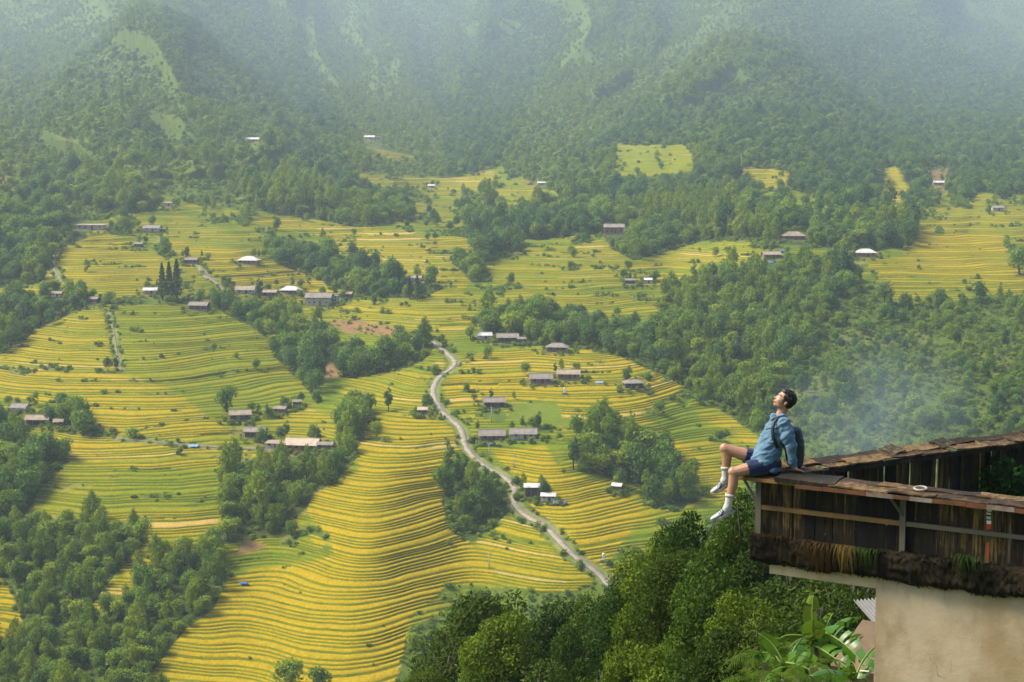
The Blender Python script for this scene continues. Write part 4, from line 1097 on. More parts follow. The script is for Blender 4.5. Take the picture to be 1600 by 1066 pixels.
def stain_mat(name, base, stain, dark, scale=.9, amount=.5, cracks=False):
    """lime render with blotches, runs and grime of its own"""
    m, nt, b = mat_new(name)
    N, L = nt.nodes, nt.links
    tc = N.new('ShaderNodeTexCoord')
    def nz(scale_, st, det=7, rough=.6):
        mp = N.new('ShaderNodeMapping'); mp.inputs['Scale'].default_value = st; L.new(tc.outputs['Object'], mp.inputs[0])
        n = N.new('ShaderNodeTexNoise'); n.inputs['Scale'].default_value = scale_; n.inputs['Detail'].default_value = det; n.inputs['Roughness'].default_value = rough; L.new(mp.outputs[0], n.inputs['Vector']); return n
    def rng_(n, lo, hi, a=0.0, b_=1.0):
        r = N.new('ShaderNodeMapRange'); r.interpolation_type = 'SMOOTHSTEP'; r.inputs[1].default_value = lo; r.inputs[2].default_value = hi; r.inputs[3].default_value = a; r.inputs[4].default_value = b_; L.new(n.outputs[0], r.inputs[0]); return r
    def mix(fac, a, b_):
        x = N.new('ShaderNodeMix'); x.data_type = 'RGBA'; L.new(fac.outputs[0], x.inputs[0])
        for s, v in ((6, a), (7, b_)):
            if isinstance(v, tuple): x.inputs[s].default_value = (*v, 1)
            else: L.new(v, x.inputs[s])
        return x.outputs[2]
    c = mix(rng_(nz(scale, (1, 1, .8)), .38, .68), base, stain)
    c = mix(rng_(nz(2.6, (1, 1, .35)), .52, .80, 0, amount), c, dark)
    c = mix(rng_(nz(22, (1, 1, 1)), .60, .80, 0, .35), c, tuple(x * .55 for x in stain))
    c = mix(rng_(nz(1.7, (1.3, 1.3, 1)), .55, .75, 0, .4), c, tuple(min(1, x * 1.35) for x in base))
    if cracks:
        wr = nz(2.2, (1, 1, 1), 3); vs_ = N.new('ShaderNodeVectorMath'); vs_.operation = 'MULTIPLY_ADD'; vs_.inputs[1].default_value = (.55, .55, .55); L.new(wr.outputs['Color'], vs_.inputs[0]); L.new(tc.outputs['Object'], vs_.inputs[2])
        vo = N.new('ShaderNodeTexVoronoi'); vo.feature = 'DISTANCE_TO_EDGE'; vo.inputs['Scale'].default_value = 1.1; L.new(vs_.outputs[0], vo.inputs['Vector'])
        ck = N.new('ShaderNodeMapRange'); ck.inputs[1].default_value = .0; ck.inputs[2].default_value = .009; ck.inputs[3].default_value = .8; ck.inputs[4].default_value = 0; L.new(vo.outputs['Distance'], ck.inputs[0])
        gate = rng_(nz(.9, (1, 1, 1), 2), .50, .62); mm = N.new('ShaderNodeMath'); mm.operation = 'MULTIPLY'; L.new(ck.outputs[0], mm.inputs[0]); L.new(gate.outputs[0], mm.inputs[1])
        c = mix(mm, c, (.05, .035, .02))
        c = mix(rng_(nz(7.0, (1, 1, .10), 4), .58, .74, 0, .40), c, dark)
    L.new(c, b.inputs['Base Color']); b.inputs['Roughness'].default_value = .92; b.inputs['Specular IOR Level'].default_value = .15
    bp = N.new('ShaderNodeBump'); bp.inputs['Strength'].default_value = .25; bp.inputs['Distance'].default_value = .02; L.new(nz(14, (1, 1, 1)).outputs[0], bp.inputs['Height']); L.new(bp.outputs[0], b.inputs['Normal'])
    return m
M_wall = stain_mat('stained_cream_render', (.35, .285, .185), (.24, .175, .092), (.115, .085, .042), 1.3, .7, True)
M_beam = stain_mat('cream_beam_render', (.42, .33, .20), (.32, .23, .12), (.09, .07, .04), 2.0, .8)
M_ledge = stain_mat('moss_black_concrete', (.007, .005, .003), (.019, .014, .006), (.003, .0025, .002), 5.0, .8)
M_hay = leaf_mat('dry_reddish_grass', (.014, .009, .003), (.050, .030, .009), (.12, .085, .018), trans=.2)

A0 = at(1188, 742, 16.9)
E1 = Vector((.851, -.524, 0)).normalized(); E2 = Vector((.84, .54, 0)).normalized()
UP = Vector((0, 0, 1))
ang1, ang2 = math.atan2(E1.y, E1.x), math.atan2(E2.y, E2.x)
def frame(name, ang, label, cat, group=None):
    return empty(name, A0, ang, label, cat, group)     # local x along the wall, local -y (front) / +y (back), z up from the cap line
R5 = random.Random(55)
def plank_row(root, s0, s1, y, z0, z1, mt, wmin, wmax, extra=None):
    x = s0; n = 0
    while x < s1:
        wd = R5.uniform(wmin, wmax)
        bm = bmesh.new()
        ta, tb = R5.uniform(-.010, .010), R5.uniform(-.010, .010)
        zt, zb_ = z1 + R5.uniform(-.015, .0), z0 + R5.uniform(-.02, .03)
        th = R5.uniform(.014, .022)
        # plank with a worn lower end and slightly bowed sides
        levels = [0, .25, .5, .75, 1]
        rings = []
        for t in levels:
            z = zb_ + (zt - zb_) * t; xx = (ta * (1 - t) + tb * t) + .004 * math.sin(t * 5 + n)
            hw = wd / 2 * (1 - .05 * abs(t - .5) * R5.random())
            dz = R5.uniform(-.012, .012) if t == 0 else 0
            rings.append([bm.verts.new((xx - hw, -th / 2, z + dz)), bm.verts.new((xx + hw, -th / 2, z - dz)), bm.verts.new((xx + hw, th / 2, z - dz)), bm.verts.new((xx - hw, th / 2, z + dz))])
        for a, b in zip(rings[:-1], rings[1:]):
            for i in range(4): bm.faces.new((a[i], a[(i + 1) % 4], b[(i + 1) % 4], b[i]))
        bm.faces.new(rings[0][::-1]); bm.faces.new(rings[-1])
        o = link('plank', bm_mesh('plank', bm, mt), root, (x + wd / 2, y + R5.uniform(-.012, .012), 0))
        o.rotation_euler = (R5.uniform(-.012, .012), 0, R5.uniform(-.05, .05))
        x += wd + R5.choice([.003, .004, .006, .006, .010, .016]); n += 1
def board(name, root, mt, x0, x1, y0, y1, z, t, tilt=0.0, rz=0.0, rise=0.0, cracks=True):
    """a cap board with ragged ends: x along, y across, tilted across by tilt"""
    bm = bmesh.new(); nx_, ny_ = 8, 4
    L_, Wd = x1 - x0, y1 - y0
    jag0 = [R5.uniform(-.02, .02) for _ in range(ny_ + 1)]; jag1 = [R5.uniform(-.02, .02) for _ in range(ny_ + 1)]
    edge0 = [R5.uniform(-.008, .008) for _ in range(nx_ + 1)]; edge1 = [R5.uniform(-.008, .008) for _ in range(nx_ + 1)]
    top, bot = [], []
    for j in range(ny_ + 1):
        rt, rb = [], []
        for i in range(nx_ + 1):
            u, v = i / nx_, j / ny_
            px_ = (u - .5) * L_ + (jag0[j] * (1 - u) ** 8 + jag1[j] * u ** 8)
            py_ = (v - .5) * Wd + (edge0[i] if j == 0 else edge1[i] if j == ny_ else 0)
            pz_ = .006 * math.sin(u * 5 + z * 50) + R5.uniform(-.0025, .0025)
            rt.append(bm.verts.new((px_, py_, pz_ + t / 2))); rb.append(bm.verts.new((px_, py_, pz_ - t / 2)))
        top.append(rt); bot.append(rb)
    for j in range(ny_):
        for i in range(nx_):
            bm.faces.new((top[j][i], top[j][i + 1], top[j + 1][i + 1], top[j + 1][i])); bm.faces.new((bot[j][i], bot[j + 1][i], bot[j + 1][i + 1], bot[j][i + 1]))
    for i in range(nx_):
        bm.faces.new((bot[0][i], bot[0][i + 1], top[0][i + 1], top[0][i])); bm.faces.new((bot[-1][i + 1], bot[-1][i], top[-1][i], top[-1][i + 1]))
    for j in range(ny_):
        bm.faces.new((bot[j + 1][0], bot[j][0], top[j][0], top[j + 1][0])); bm.faces.new((bot[j][-1], bot[j + 1][-1], top[j + 1][-1], top[j][-1]))
    o = link(name, bm_mesh(name, bm, mt), root, ((x0 + x1) / 2, (y0 + y1) / 2, z))
    o.rotation_euler = (tilt, -rise, rz)
    return o
# building: rendered wall, cantilever beam, mossy ledge, floor
bld = frame('terrace_building', ang1, 'cream rendered building with stained wall and black mossy ledge', 'building')
SW = 1.33                                     # where the wall starts along the front
bm = bmesh.new(); box(bm, SW, 7.5, .0, .30, -13.0, -.95); link('wall', bm_mesh('wall', bm, M_wall), bld)
bm = bmesh.new(); box(bm, SW, 1.6, .30, 5.0, -13.0, -1.03); link('end_wall', bm_mesh('end_wall', bm, M_wall), bld)
bm = bmesh.new(); box(bm, .12, SW - .003, .012, .28, -1.09, -.94); link('beam', bm_mesh('beam', bm, M_beam), bld)
def rough_block(name, x0, x1, y0, y1, z0, z1, mt, amp, root, step=.06):
    """weathered kerb: a block whose faces are lumpy"""
    bm = bmesh.new(); box(bm, x0, x1, y0, y1, z0, z1)
    bmesh.ops.subdivide_edges(bm, edges=[e for e in bm.edges if e.calc_length() > .5], cuts=int((x1 - x0) / step), use_grid_fill=True)
    bmesh.ops.subdivide_edges(bm, edges=[e for e in bm.edges if e.calc_length() > step * 1.6], cuts=4, use_grid_fill=True)
    for v in bm.verts:
        n1 = float(fbm(v.co.x * 7, v.co.z * 9 + v.co.y * 7, 201, 3)); n2 = float(fbm(v.co.x * 2.5, v.co.y * 3 + v.co.z * 2, 203, 2))
        v.co.y += amp * n1; v.co.z += amp * (.6 * n1 + .8 * n2)
    return link(name, bm_mesh(name, bm, mt, True), root)
nu_, nv_ = 420, 40                            # crumbly mossy kerb: front, top and underside as one lumpy sheet
path = [(.10, -.68), (-.02, -.655), (-.09, -.66), (-.115, -.70), (-.115, -.80), (-.105, -.90), (-.07, -.955), (.0, -.962), (.012, -.955)]
seg = np.linspace(0, len(path) - 1, nv_); pi_ = np.minimum(seg.astype(int), len(path) - 2); pf_ = seg - pi_
pa = np.array(path); prof = pa[pi_] * (1 - pf_)[:, None] + pa[pi_ + 1] * pf_[:, None]
xs_ = np.linspace(-.06, 4.6, nu_)
XX, QY = np.meshgrid(xs_, prof[:, 0], indexing='ij'); _, QZ = np.meshgrid(xs_, prof[:, 1], indexing='ij')
dsp = .030 * fbm(XX * 5, QZ * 6 + QY * 5, 201, 3) + .022 * fbm(XX * 19, QZ * 21 + QY * 17, 203, 3) + .012 * fbm(XX * 55, QZ * 60 + QY * 40, 205, 2)
hang = np.maximum(0, fbm(XX * 3.1, XX * 0, 207, 3)) * .05 * sstep(-.85, -.95, QZ)
VV = np.stack([XX, QY - dsp * sstep(.1, -.02, QY) , QZ + dsp * .8 * (QY > -.10) - hang], -1).reshape(-1, 3)
i_, j_ = np.meshgrid(np.arange(nu_ - 1), np.arange(nv_ - 1), indexing='ij'); a_ = (i_ * nv_ + j_).ravel()
link('ledge', np_mesh('ledge', VV, np.stack([a_, a_ + nv_, a_ + nv_ + 1, a_ + 1], 1), [M_ledge], True), bld)
part('ledge_end', bld, M_ledge, (-.062, -.05, -.10, .10, -.94, -.67))
r = np.random.default_rng(8)                  # cushions of moss and short weeds over the kerb
k_ = r.integers(0, len(VV), 2600); Pm = VV[k_] + np.array([0, -.004, 0]) + r.normal(0, .008, (2600, 3))
Pm = Pm[vnoise(Pm[:, 0] * 6, Pm[:, 2] * 8, 209) > .42]
V_, F_ = leaf_quads(Pm, unit(r.normal(size=Pm.shape) * .6 + np.array([0, -1, .5])), .035, .35, r, 1.2)
mo_ = link('moss', np_mesh('moss', V_, F_, [leaf_mat('black_moss', (.003, .003, .0015), (.009, .009, .003), (.036, .034, .007), trans=.1, spec=.02)]), bld); mo_['kind'] = 'stuff'
bm = bmesh.new()                              # floor slab between the two parapets
fl = [(0, .12), (4.6, .12)]
e2l = (math.cos(ang2 - ang1), math.sin(ang2 - ang1))
pts = [(.05, .10), (4.6, .10), (4.6 + e2l[0] * 2.5, 4.6), (e2l[0] * 6, e2l[1] * 6)]
va = [bm.verts.new((x, y, -.80)) for x, y in pts]; vb = [bm.verts.new((x, y, -.98)) for x, y in pts]
bm.faces.new(va); bm.faces.new(vb[::-1])
for i in range(4): bm.faces.new((vb[i], vb[(i + 1) % 4], va[(i + 1) % 4], va[i]))
link('floor_slab', bm_mesh('floor_slab', bm, M_ledge), bld)
def patch(x, z, w, h, seed):
    r = random.Random(seed); bm = bmesh.new(); ring = [bm.verts.new((x + w * math.cos(a) * r.uniform(.7, 1.1), -.145, z + h * math.sin(a) * r.uniform(.7, 1.1))) for a in [k * .2618 for k in range(24)]]
    f = bm.faces.new(ring); e = bmesh.ops.extrude_face_region(bm, geom=[f]); bmesh.ops.translate(bm, vec=(0, .06, 0), verts=[v for v in e['geom'] if isinstance(v, bmesh.types.BMVert)])
    bmesh.ops.recalc_face_normals(bm, faces=bm.faces)
    link('bare_patch', bm_mesh('bare_patch', bm, M_wall), bld)

# front parapet
fp = frame('plank_parapet', ang1, 'dark plank parapet with rusty cap on the near side of the platform', 'parapet')
plank_row(fp, .03, 4.4, .02, -.74, -.03, M_plank, .075, .15)
part('post', fp, M_metal, (-.035, .03, -.045, .015, -.70, -.01))
part('post', fp, M_metal, (1.58, 1.64, -.045, -.005, -.98, -.06))
part('post', fp, M_metal, (3.22, 3.28, -.045, -.005, -.98, -.06))
part('rail', fp, M_rail, (.032, 1.578, -.04, -.008, -.375, -.325))
part('rail', fp, M_metal, (1.642, 4.4, -.038, -.008, -.372, -.325))
def brace(x0, z0, x1, z1, y0, y1):
    bm = bmesh.new(); tube(bm, [(x0, y0, z0), (x1, y1, z1)], [.016, .016], 6); link('brace', bm_mesh('brace', bm, M_metal), fp)
brace(-.20, -.01, .0, -.34, -.05, -.03); brace(1.50, -.05, 1.61, -.26, -.16, -.04)
x = -.24
# thin pale nosing at the corner, mossy board, then overlapping cap boards with an edging strip
board('cap_board', fp, M_cap, -.20, .52, -.19, .14, .006, .022, .05)
board('mossy_board', fp, M_moss, .26, .92, -.225, .10, .020, .05, .10, .012)
x = .86
while x < 4.4:
    ln = R5.uniform(.42, .75)
    board('cap_board', fp, M_cap, x, x + ln, -.235 + R5.uniform(-.012, .012), -.02, .008 + R5.uniform(-.004, .008), .016, .06 + R5.uniform(-.03, .04), R5.uniform(-.02, .02), R5.uniform(-.015, .015))
    board('cap_board', fp, M_cap, x - .15, x + ln - .12, -.06, .10 + R5.uniform(-.015, .02), .026 + R5.uniform(-.002, .008), .016, .05 + R5.uniform(-.03, .04), R5.uniform(-.03, .03), R5.uniform(-.015, .015))
    x += ln - .02
M_rusted = simple_mat('rusted_edging', (.11, .04, .014), .85, .5, 7, .3, col2=(.045, .022, .010))
xe = .50
for k_, ln_ in enumerate((.30, .26, .22, .30, .16, .24, .34, .20, .28, .36, .22, .4, .4, .3, .3)):
    if xe > 4.3: break
    part('edging_strip', fp, M_rust if k_ in (3, 5, 8, 10) else M_rusted, (xe, xe + ln_ - .004, -.250, -.240, -.055 + R5.uniform(-.006, .006), -.012 + R5.uniform(-.004, .004))); xe += ln_
part('edging_strip', fp, M_rail, (-.20, .498, -.205, -.195, -.038, .0))
# back parapet, seen from inside
bp_ = frame('plank_parapet', ang2, 'weathered plank parapet with broken shingle cap on the far side of the platform', 'parapet')
plank_row(bp_, .10, 6.3, .0, -.80, -.02, M_plank2, .06, .12)
x = .25
while x < 6.2:
    ln = R5.uniform(.35, .8)
    for y0, y1, z in ((-.19, -.02, .030), (-.05, .11, .058)):
        board('cap_board', bp_, M_cap, x + R5.uniform(-.1, .1), x + ln + R5.uniform(-.05, .1), y0 + R5.uniform(-.02, .02), y1 + R5.uniform(-.02, .03), z + R5.uniform(-.006, .014), .018, .17 + R5.uniform(-.05, .07), R5.uniform(-.05, .05), R5.uniform(-.03, .03))
    x += ln
part('batten', bp_, M_moss, (.15, 6.2, -.17, -.13, -.055, -.005))
for xx in (1.9, 2.75): board('loose_shingle', bp_, M_moss, xx, xx + .28, -.10, .10, .088, .014, .24, R5.uniform(.1, .25), .05)

# things on the parapet
M_fgd = leaf_mat('near_shade_dark_leaves', (.006, .018, .002), (.024, .050, .004), (.085, .125, .007), trans=.3, rough=.55, spec=.08)  # dark leaf colour, deepened to stand in for the shade under the platform
M_moss2 = leaf_mat('dark_grass_blades', (.006, .014, .003), (.018, .034, .005), (.05, .07, .010), trans=.2)
def hanging_tuft(s, z, n, ln, label, mt, spread=.16, seed=1):
    r = np.random.default_rng(seed)
    vs, fs = [], []
    for k in range(n):
        x0 = r.normal(0, spread); L_ = ln * r.uniform(.45, 1.1); out = r.uniform(.02, .12); sw = r.normal(0, .05); w = r.uniform(.004, .009)
        for i in range(5):
            t = i / 4
            x_ = x0 + sw * t; y_ = -.09 - out * math.sin(t * 2.2); z_ = z + .05 * math.sin(t * 2.5) - L_ * t ** 1.4
            ww = w * (1 - t * .8)
            vs += [(x_ - ww, y_, z_), (x_ + ww, y_, z_)]
        b0 = len(vs) - 10
        for i in range(4): fs.append((b0 + 2 * i, b0 + 2 * i + 1, b0 + 2 * i + 3, b0 + 2 * i + 2))
    p = A0 + E1 * s
    o = link('grass_tuft', np_mesh('grass_tuft', np.array(vs), np.array(fs), [mt]), None, p); o.rotation_euler.z = ang1
    return tag(o, label, 'grass tuft')
hanging_tuft(.78, -.64, 130, .34, 'reddish dry grass hanging broadly from the mossy ledge left of its middle', M_hay, .12, 1)
hanging_tuft(1.04, -.64, 60, .34, 'yellowish grass strands hanging at the right of the reddish tuft', M_hay, .07, 2)
hanging_tuft(.22, -.63, 45, .13, 'short brown grass on the ledge corner under the first rail', M_hay, .13, 3)
hanging_tuft(1.25, -.64, 60, .25, 'thin green grass on the ledge left of the middle post', M_moss2, .06, 4)
hanging_tuft(2.30, -.58, 60, .26, 'spiky green tuft growing on the ledge at the right', M_moss2, .05, 5)
def torus(R, r, n=28, k=8):
    vs = [((R + r * math.cos(b)) * math.cos(a), (R + r * math.cos(b)) * math.sin(a), r * math.sin(b)) for a in [6.28318 * i / n for i in range(n)] for b in [6.28318 * j / k for j in range(k)]]
    fs = [(i * k + j, ((i + 1) % n) * k + j, ((i + 1) % n) * k + (j + 1) % k, i * k + (j + 1) % k) for i in range(n) for j in range(k)]
    return np_mesh('ring', np.array(vs), np.array(fs), [simple_mat('white_enamel', (.30, .285, .25), .5, .3, 12)], True)
rg = link('ring', torus(.062, .011), None, A0 + E1 * 1.74 + Vector((.02, -.06, .045))); rg.rotation_euler = (.14, 0, ang1); tag(rg, 'white ring lying on the cap boards of the near parapet', 'ring')
# plastic strip with painted bands hanging behind the rail
ps = empty('hanging_strip', A0 + E1 * 2.50, ang1, 'narrow plastic strip with white, black and red bands hanging under the cap', 'strip')
MW, MK, MR = simple_mat('white_film', (.6, .6, .56), .5, .2, 30), simple_mat('black_film', (.02, .02, .02), .5, .2, 30), simple_mat('red_film', (.42, .03, .02), .5, .3, 30)
zz = -.055
for k, (hgt, mt) in enumerate([(.018, MW), (.02, MK), (.022, MW), (.012, MK), (.02, MW), (.018, MK), (.03, simple_mat('blue_grey_film', (.30, .40, .46), .5, .2, 30)), (.012, MK), (.035, MW), (.055, MR)]):
    part('band', ps, mt, (-.022 + .003 * math.sin(k), .022 + .003 * math.sin(k), -.062, -.056, zz - hgt, zz - .0008)); zz -= hgt
part('band', ps, MR, (-.008, .006, -.062, -.056, zz - .28, zz - .14))

# ------------------------------------------------------------------ plants close by
def fg_crown(name, seed, R, z0, z1, nl, n, size, aspect, mt, **kw): return make_crown(name, seed, R, z0, z1, nl, n, size, aspect, mt, jitter=1.1, loose=.12, **kw)
M_fg = leaf_mat('near_leaves', (.007, .024, .002), (.034, .074, .004), (.135, .19, .006), trans=.36, rough=.55, spec=.1)
M_fgy = leaf_mat('near_yellow_leaves', (.010, .025, .002), (.040, .072, .003), (.145, .185, .006), trans=.36, rough=.6, spec=.08)
FG = {'a': (fg_crown('near_crown_a', 31, 3.0, 2.0, 11.0, 46, 24000, .23, .42, M_fg, sub=(.22, .42), fill=.15, droop=.5), make_trunk('near_trunk_a', 31, 9.0, .28, 3.0, bark, 4, .35)),
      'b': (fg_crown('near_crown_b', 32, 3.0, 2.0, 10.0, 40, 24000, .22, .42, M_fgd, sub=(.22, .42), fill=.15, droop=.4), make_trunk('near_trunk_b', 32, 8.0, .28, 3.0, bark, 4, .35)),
      'c': (fg_crown('near_crown_c', 33, 3.0, 1.0, 12.0, 60, 26000, .26, .28, M_fg, sub=(.17, .36), fill=.15, droop=.9, taper=.1), make_trunk('near_trunk_c', 33, 10.0, .22, 3.0, bark, 4, .35)),
      'd': (fg_crown('near_crown_d', 34, 3.0, 2.0, 9.5, 44, 24000, .20, .45, M_fgy, sub=(.20, .40), fill=.15, droop=.4), make_trunk('near_trunk_d', 34, 8.0, .26, 3.0, bark, 4, .35))}
FGH = {'a': 11.2, 'b': 10.3, 'c': 12.3, 'd': 9.8}
def near_tree(px, py_top, Y, key, rpx, rz, label):
    top = at(px, py_top, Y); zg = float(hill_z(np.array(top.x), np.array(Y))); h = top.z - zg
    s = rpx * Y / FPX / 3.0
    o = empty('near_tree', (top.x, Y, zg), rz, label, 'tree')
    t = link('trunk', FG[key][1], o); t.scale = (s, s, (h - s * 1.5) / TRH[key])
    c = link('crown', FG[key][0], o); c.scale = (s, s, s); c.location = (0, 0, h - s * FGH[key])
TRH = {'a': 9.0, 'b': 8.0, 'c': 10.0, 'd': 8.0}
NT = [
 (745, 903, 78, 'd', 124, 'rounded olive green tree at the bottom, leftmost of the near trees'),
 (700, 985, 74, 'b', 80, 'darker low tree at the foot of the leftmost near tree'),
 (800, 985, 72, 'd', 90, 'olive tree directly below the leftmost near tree'),
 (865, 918, 74, 'a', 85, 'second near tree from the left, mid green'),
 (905, 965, 66, 'c', 78, 'light feathery clump between two near trees'),
 (940, 912, 68, 'a', 70, 'near tree below the end of the pale road'),
 (1003, 868, 60, 'd', 82, 'leafy tree between the road end and the tall clump'),
 (1005, 930, 55, 'c', 90, 'feathery clump under the leafy tree by the road end'),
 (1085, 778, 52, 'c', 105, 'tall feathery clump rising left of the hanging shoe'),
 (1030, 815, 56, 'a', 75, 'full green tree in front of the golden terrace tip'),
 (1165, 752, 47, 'c', 90, 'feathery clump just left of the platform corner post'),
 (1128, 850, 44, 'a', 100, 'bushy tree under the dangling legs'),
 (975, 895, 57, 'a', 80, 'full green tree low between the road end and the feathery clumps'),
 (780, 940, 70, 'a', 80, 'mid green tree in front of the two leftmost near trees'),
 (1060, 845, 50, 'd', 85, 'olive tree in the middle of the near canopy'),
 (1165, 905, 40, 'a', 80, 'full green tree below the mossy ledge corner'),
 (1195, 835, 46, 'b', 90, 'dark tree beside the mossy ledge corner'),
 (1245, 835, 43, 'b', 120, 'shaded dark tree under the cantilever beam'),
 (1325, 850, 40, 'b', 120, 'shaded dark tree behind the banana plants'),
 (1062, 955, 48, 'a', 90, 'lower mid green tree in front of the feathery clumps'),
 (1130, 960, 38, 'd', 95, 'yellow green tree left of the banana plants'),
 (840, 1025, 62, 'b', 95, 'dark tree low at the bottom centre'),
 (945, 1020, 56, 'c', 85, 'feathery clump at the bottom centre'),
 (1030, 1030, 50, 'd', 85, 'olive tree at the bottom, left of the yellow green one'),
 (660, 1040, 66, 'd', 55, 'small olive tree at the bottom left of the near trees'),
 (750, 1040, 64, 'a', 85, 'mid green tree at the very bottom under the leftmost near tree'),
 (1095, 1030, 40, 'c', 75, 'feathery clump at the bottom left of the ferns'),
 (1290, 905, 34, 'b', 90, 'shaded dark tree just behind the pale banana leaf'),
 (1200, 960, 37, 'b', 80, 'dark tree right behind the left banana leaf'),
]
for k, (px, py, Y, key, rp, lb) in enumerate(NT): near_tree(px, py, Y, key, rp, k * 1.9, lb)

# banana plants, ferns
M_ban = leaf_mat('banana_leaf', (.020, .08, .005), (.050, .14, .007), (.11, .20, .016), trans=.35, rough=.35, spec=.45)
M_bany = leaf_mat('young_banana_leaf', (.055, .12, .008), (.085, .15, .012), (.13, .18, .02), trans=.35, rough=.4)
M_rib = simple_mat('pale_midrib', (.15, .20, .045), .6, .2, 10)
M_stem = simple_mat('banana_stem', (.14, .17, .05), .6, .5, 5, .2, col2=(.10, .07, .03), stretch=(1, 1, .2))
def banana_leaf(root, pts, width, mt, side, seed, tears=5, fold=.25):
    """blade along a curve with a pale midrib; tears cut it into strips that hang at their own angle"""
    r = random.Random(seed)
    P = [Vector(p) for p in pts]; n = 26
    def cv(t):
        k = min(int(t * (len(P) - 1)), len(P) - 2); u = t * (len(P) - 1) - k
        p0, p1, p2, p3 = P[max(k - 1, 0)], P[k], P[k + 1], P[min(k + 2, len(P) - 1)]
        return 0.5 * (2 * p1 + (p2 - p0) * u + (2 * p0 - 5 * p1 + 4 * p2 - p3) * u * u + (3 * p1 - p0 - 3 * p2 + p3) * u ** 3)
    bm = bmesh.new(); side = Vector(side).normalized()
    cuts = {s: sorted(r.sample(range(4, n - 1), tears)) for s in (-1, 1)}
    for s in (-1, 1):
        prev = None; dr = r.uniform(-.1, .2)
        for i in range(n + 1):
            t = i / n; p = cv(t); d = (cv(min(t + .02, 1)) - cv(max(t - .02, 0))).normalized()
            nb = d.cross(side).normalized(); sd = nb.cross(d).normalized()
            w = width * .5 * (math.sin(math.pi * min(1, t * .93 + .07)) ** .5) * (1 if t < .96 else .5)
            if i in cuts[s]:
                dr = r.uniform(-.15, .75); prev = None
            row = []
            for q_ in range(4):
                f = q_ / 3
                off = sd * s * w * f * math.cos(fold + dr * f) + nb * (-abs(w) * f * math.sin(fold + dr * f)) * (1 if nb.z > 0 else -1) + d * w * .12 * f
                row.append(bm.verts.new(p + off))
            if prev:
                for q_ in range(3):
                    bm.faces.new((prev[q_], row[q_], row[q_ + 1], prev[q_ + 1]) if s > 0 else (row[q_], prev[q_], prev[q_ + 1], row[q_ + 1]))
            prev = row
            if i in cuts[s]:
                prev = [bm.verts.new(v.co + d * .006) for v in row]
    lf = link('leaf', bm_mesh('leaf', bm, mt, True), root)
    bm = bmesh.new(); tube(bm, [cv(i / 8) + Vector((0, -.004, .006)) for i in range(9)], [.016 * (1 - i / 10) for i in range(9)], 6); link('midrib', bm_mesh('midrib', bm, M_rib, True), lf)
def banana(px, py, Y, leaves, label, seed, stem=True):
    c = at(px, py, Y); zg = float(hill_z(np.array(c.x), np.array(Y)))
    root = empty('banana_plant', (c.x, Y, zg), 0, label, 'banana plant', 'banana plants beside the wall')
    off = Vector((c.x, Y, zg))
    bm = bmesh.new(); tube(bm, [(0, 0, -.3), (.03, 0, (c.z - zg) * .5), (0, 0, c.z - zg)], [.14, .11, .06], 10); link('stem', bm_mesh('stem', bm, M_stem, True), root)
    for k, (pl, w, yng, dy, side) in enumerate(leaves):
        pts = []
        for i, (qx, qy) in enumerate(pl):
            t = i / (len(pl) - 1)
            pts.append(at(qx, qy, Y + dy * t) - off)
        banana_leaf(root, pts, w * 1.35, M_bany if yng else M_ban, side, seed * 31 + k, tears=2 if yng else 6)
banana(1277, 1004, 22, [
 ([(1276,1004),(1270,975),(1269,950),(1271,930)], .20, True, .1, (1,.2,0)),
 ([(1274,1006),(1271,990),(1270,975),(1270,968)], .26, True, -.3, (1,.1,.1)),
 ([(1280,1002),(1296,985),(1318,968),(1341,966)], .24, False, .5, (.2,-.5,.9)),
 ([(1281,1000),(1289,985),(1296,968),(1302,958)], .15, True, .2, (1,.5,0)),
 ([(1278,998),(1284,984),(1290,972),(1295,964)], .14, False, .5, (1,.3,0)),
 ([(1281,988),(1300,994),(1325,1012),(1352,1040)], .30, False, -.9, (.5,-.5,.75)),
 ([(1266,1006),(1285,1016),(1308,1032),(1335,1054)], .26, False, -1.0, (.5,-.6,.6)),
 ([(1284,1004),(1306,997),(1328,995),(1347,997)], .20, False, .8, (.2,-.5,.9)),
 ([(1272,1002),(1258,998),(1244,1002),(1232,1011)], .22, False, -.5, (.3,-.7,.6)),
 ([(1272,998),(1252,994),(1230,994),(1206,1003)], .24, True, .5, (.2,-.7,.7)),
], 'tall banana plant with a pale upright young leaf in front of the shaded trees', 1)
banana(1228, 1042, 21, [
 ([(1226,1042),(1216,1020),(1202,1002),(1185,990)], .17, True, .2, (.7,-.5,.4)),
 ([(1228,1036),(1250,1040),(1275,1055),(1300,1085)], .34, False, -.8, (.4,-.6,.7)),
 ([(1222,1038),(1208,1022),(1194,1020),(1178,1026)], .22, False, .4, (.2,-.6,.7)),
 ([(1226,1044),(1214,1046),(1200,1056),(1192,1074)], .24, False, -.5, (.4,-.6,.6)),
 ([(1230,1040),(1238,1020),(1246,1006),(1252,998)], .20, False, .6, (1,.2,.2)),
], 'lower banana plant with a raised narrow leaf at the left of the group', 2)
banana(1338, 1062, 19.5, [
 ([(1336,1060),(1344,1040),(1356,1022),(1374,1004)], .26, False, .3, (.6,-.7,.3)),
 ([(1338,1062),(1352,1048),(1366,1030),(1380,1016)], .22, False, .8, (.6,-.6,.4)),
 ([(1334,1062),(1330,1050),(1328,1042),(1330,1034)], .12, True, -.2, (1,.1,0)),
 ([(1330,1058),(1310,1050),(1285,1048),(1264,1056)], .24, False, -.4, (.2,-.6,.8)),
], 'banana plant tucked against the left edge of the wall', 3)
M_fern = leaf_mat('fern_frond', (.024, .055, .005), (.055, .10, .007), (.11, .15, .014), trans=.35)
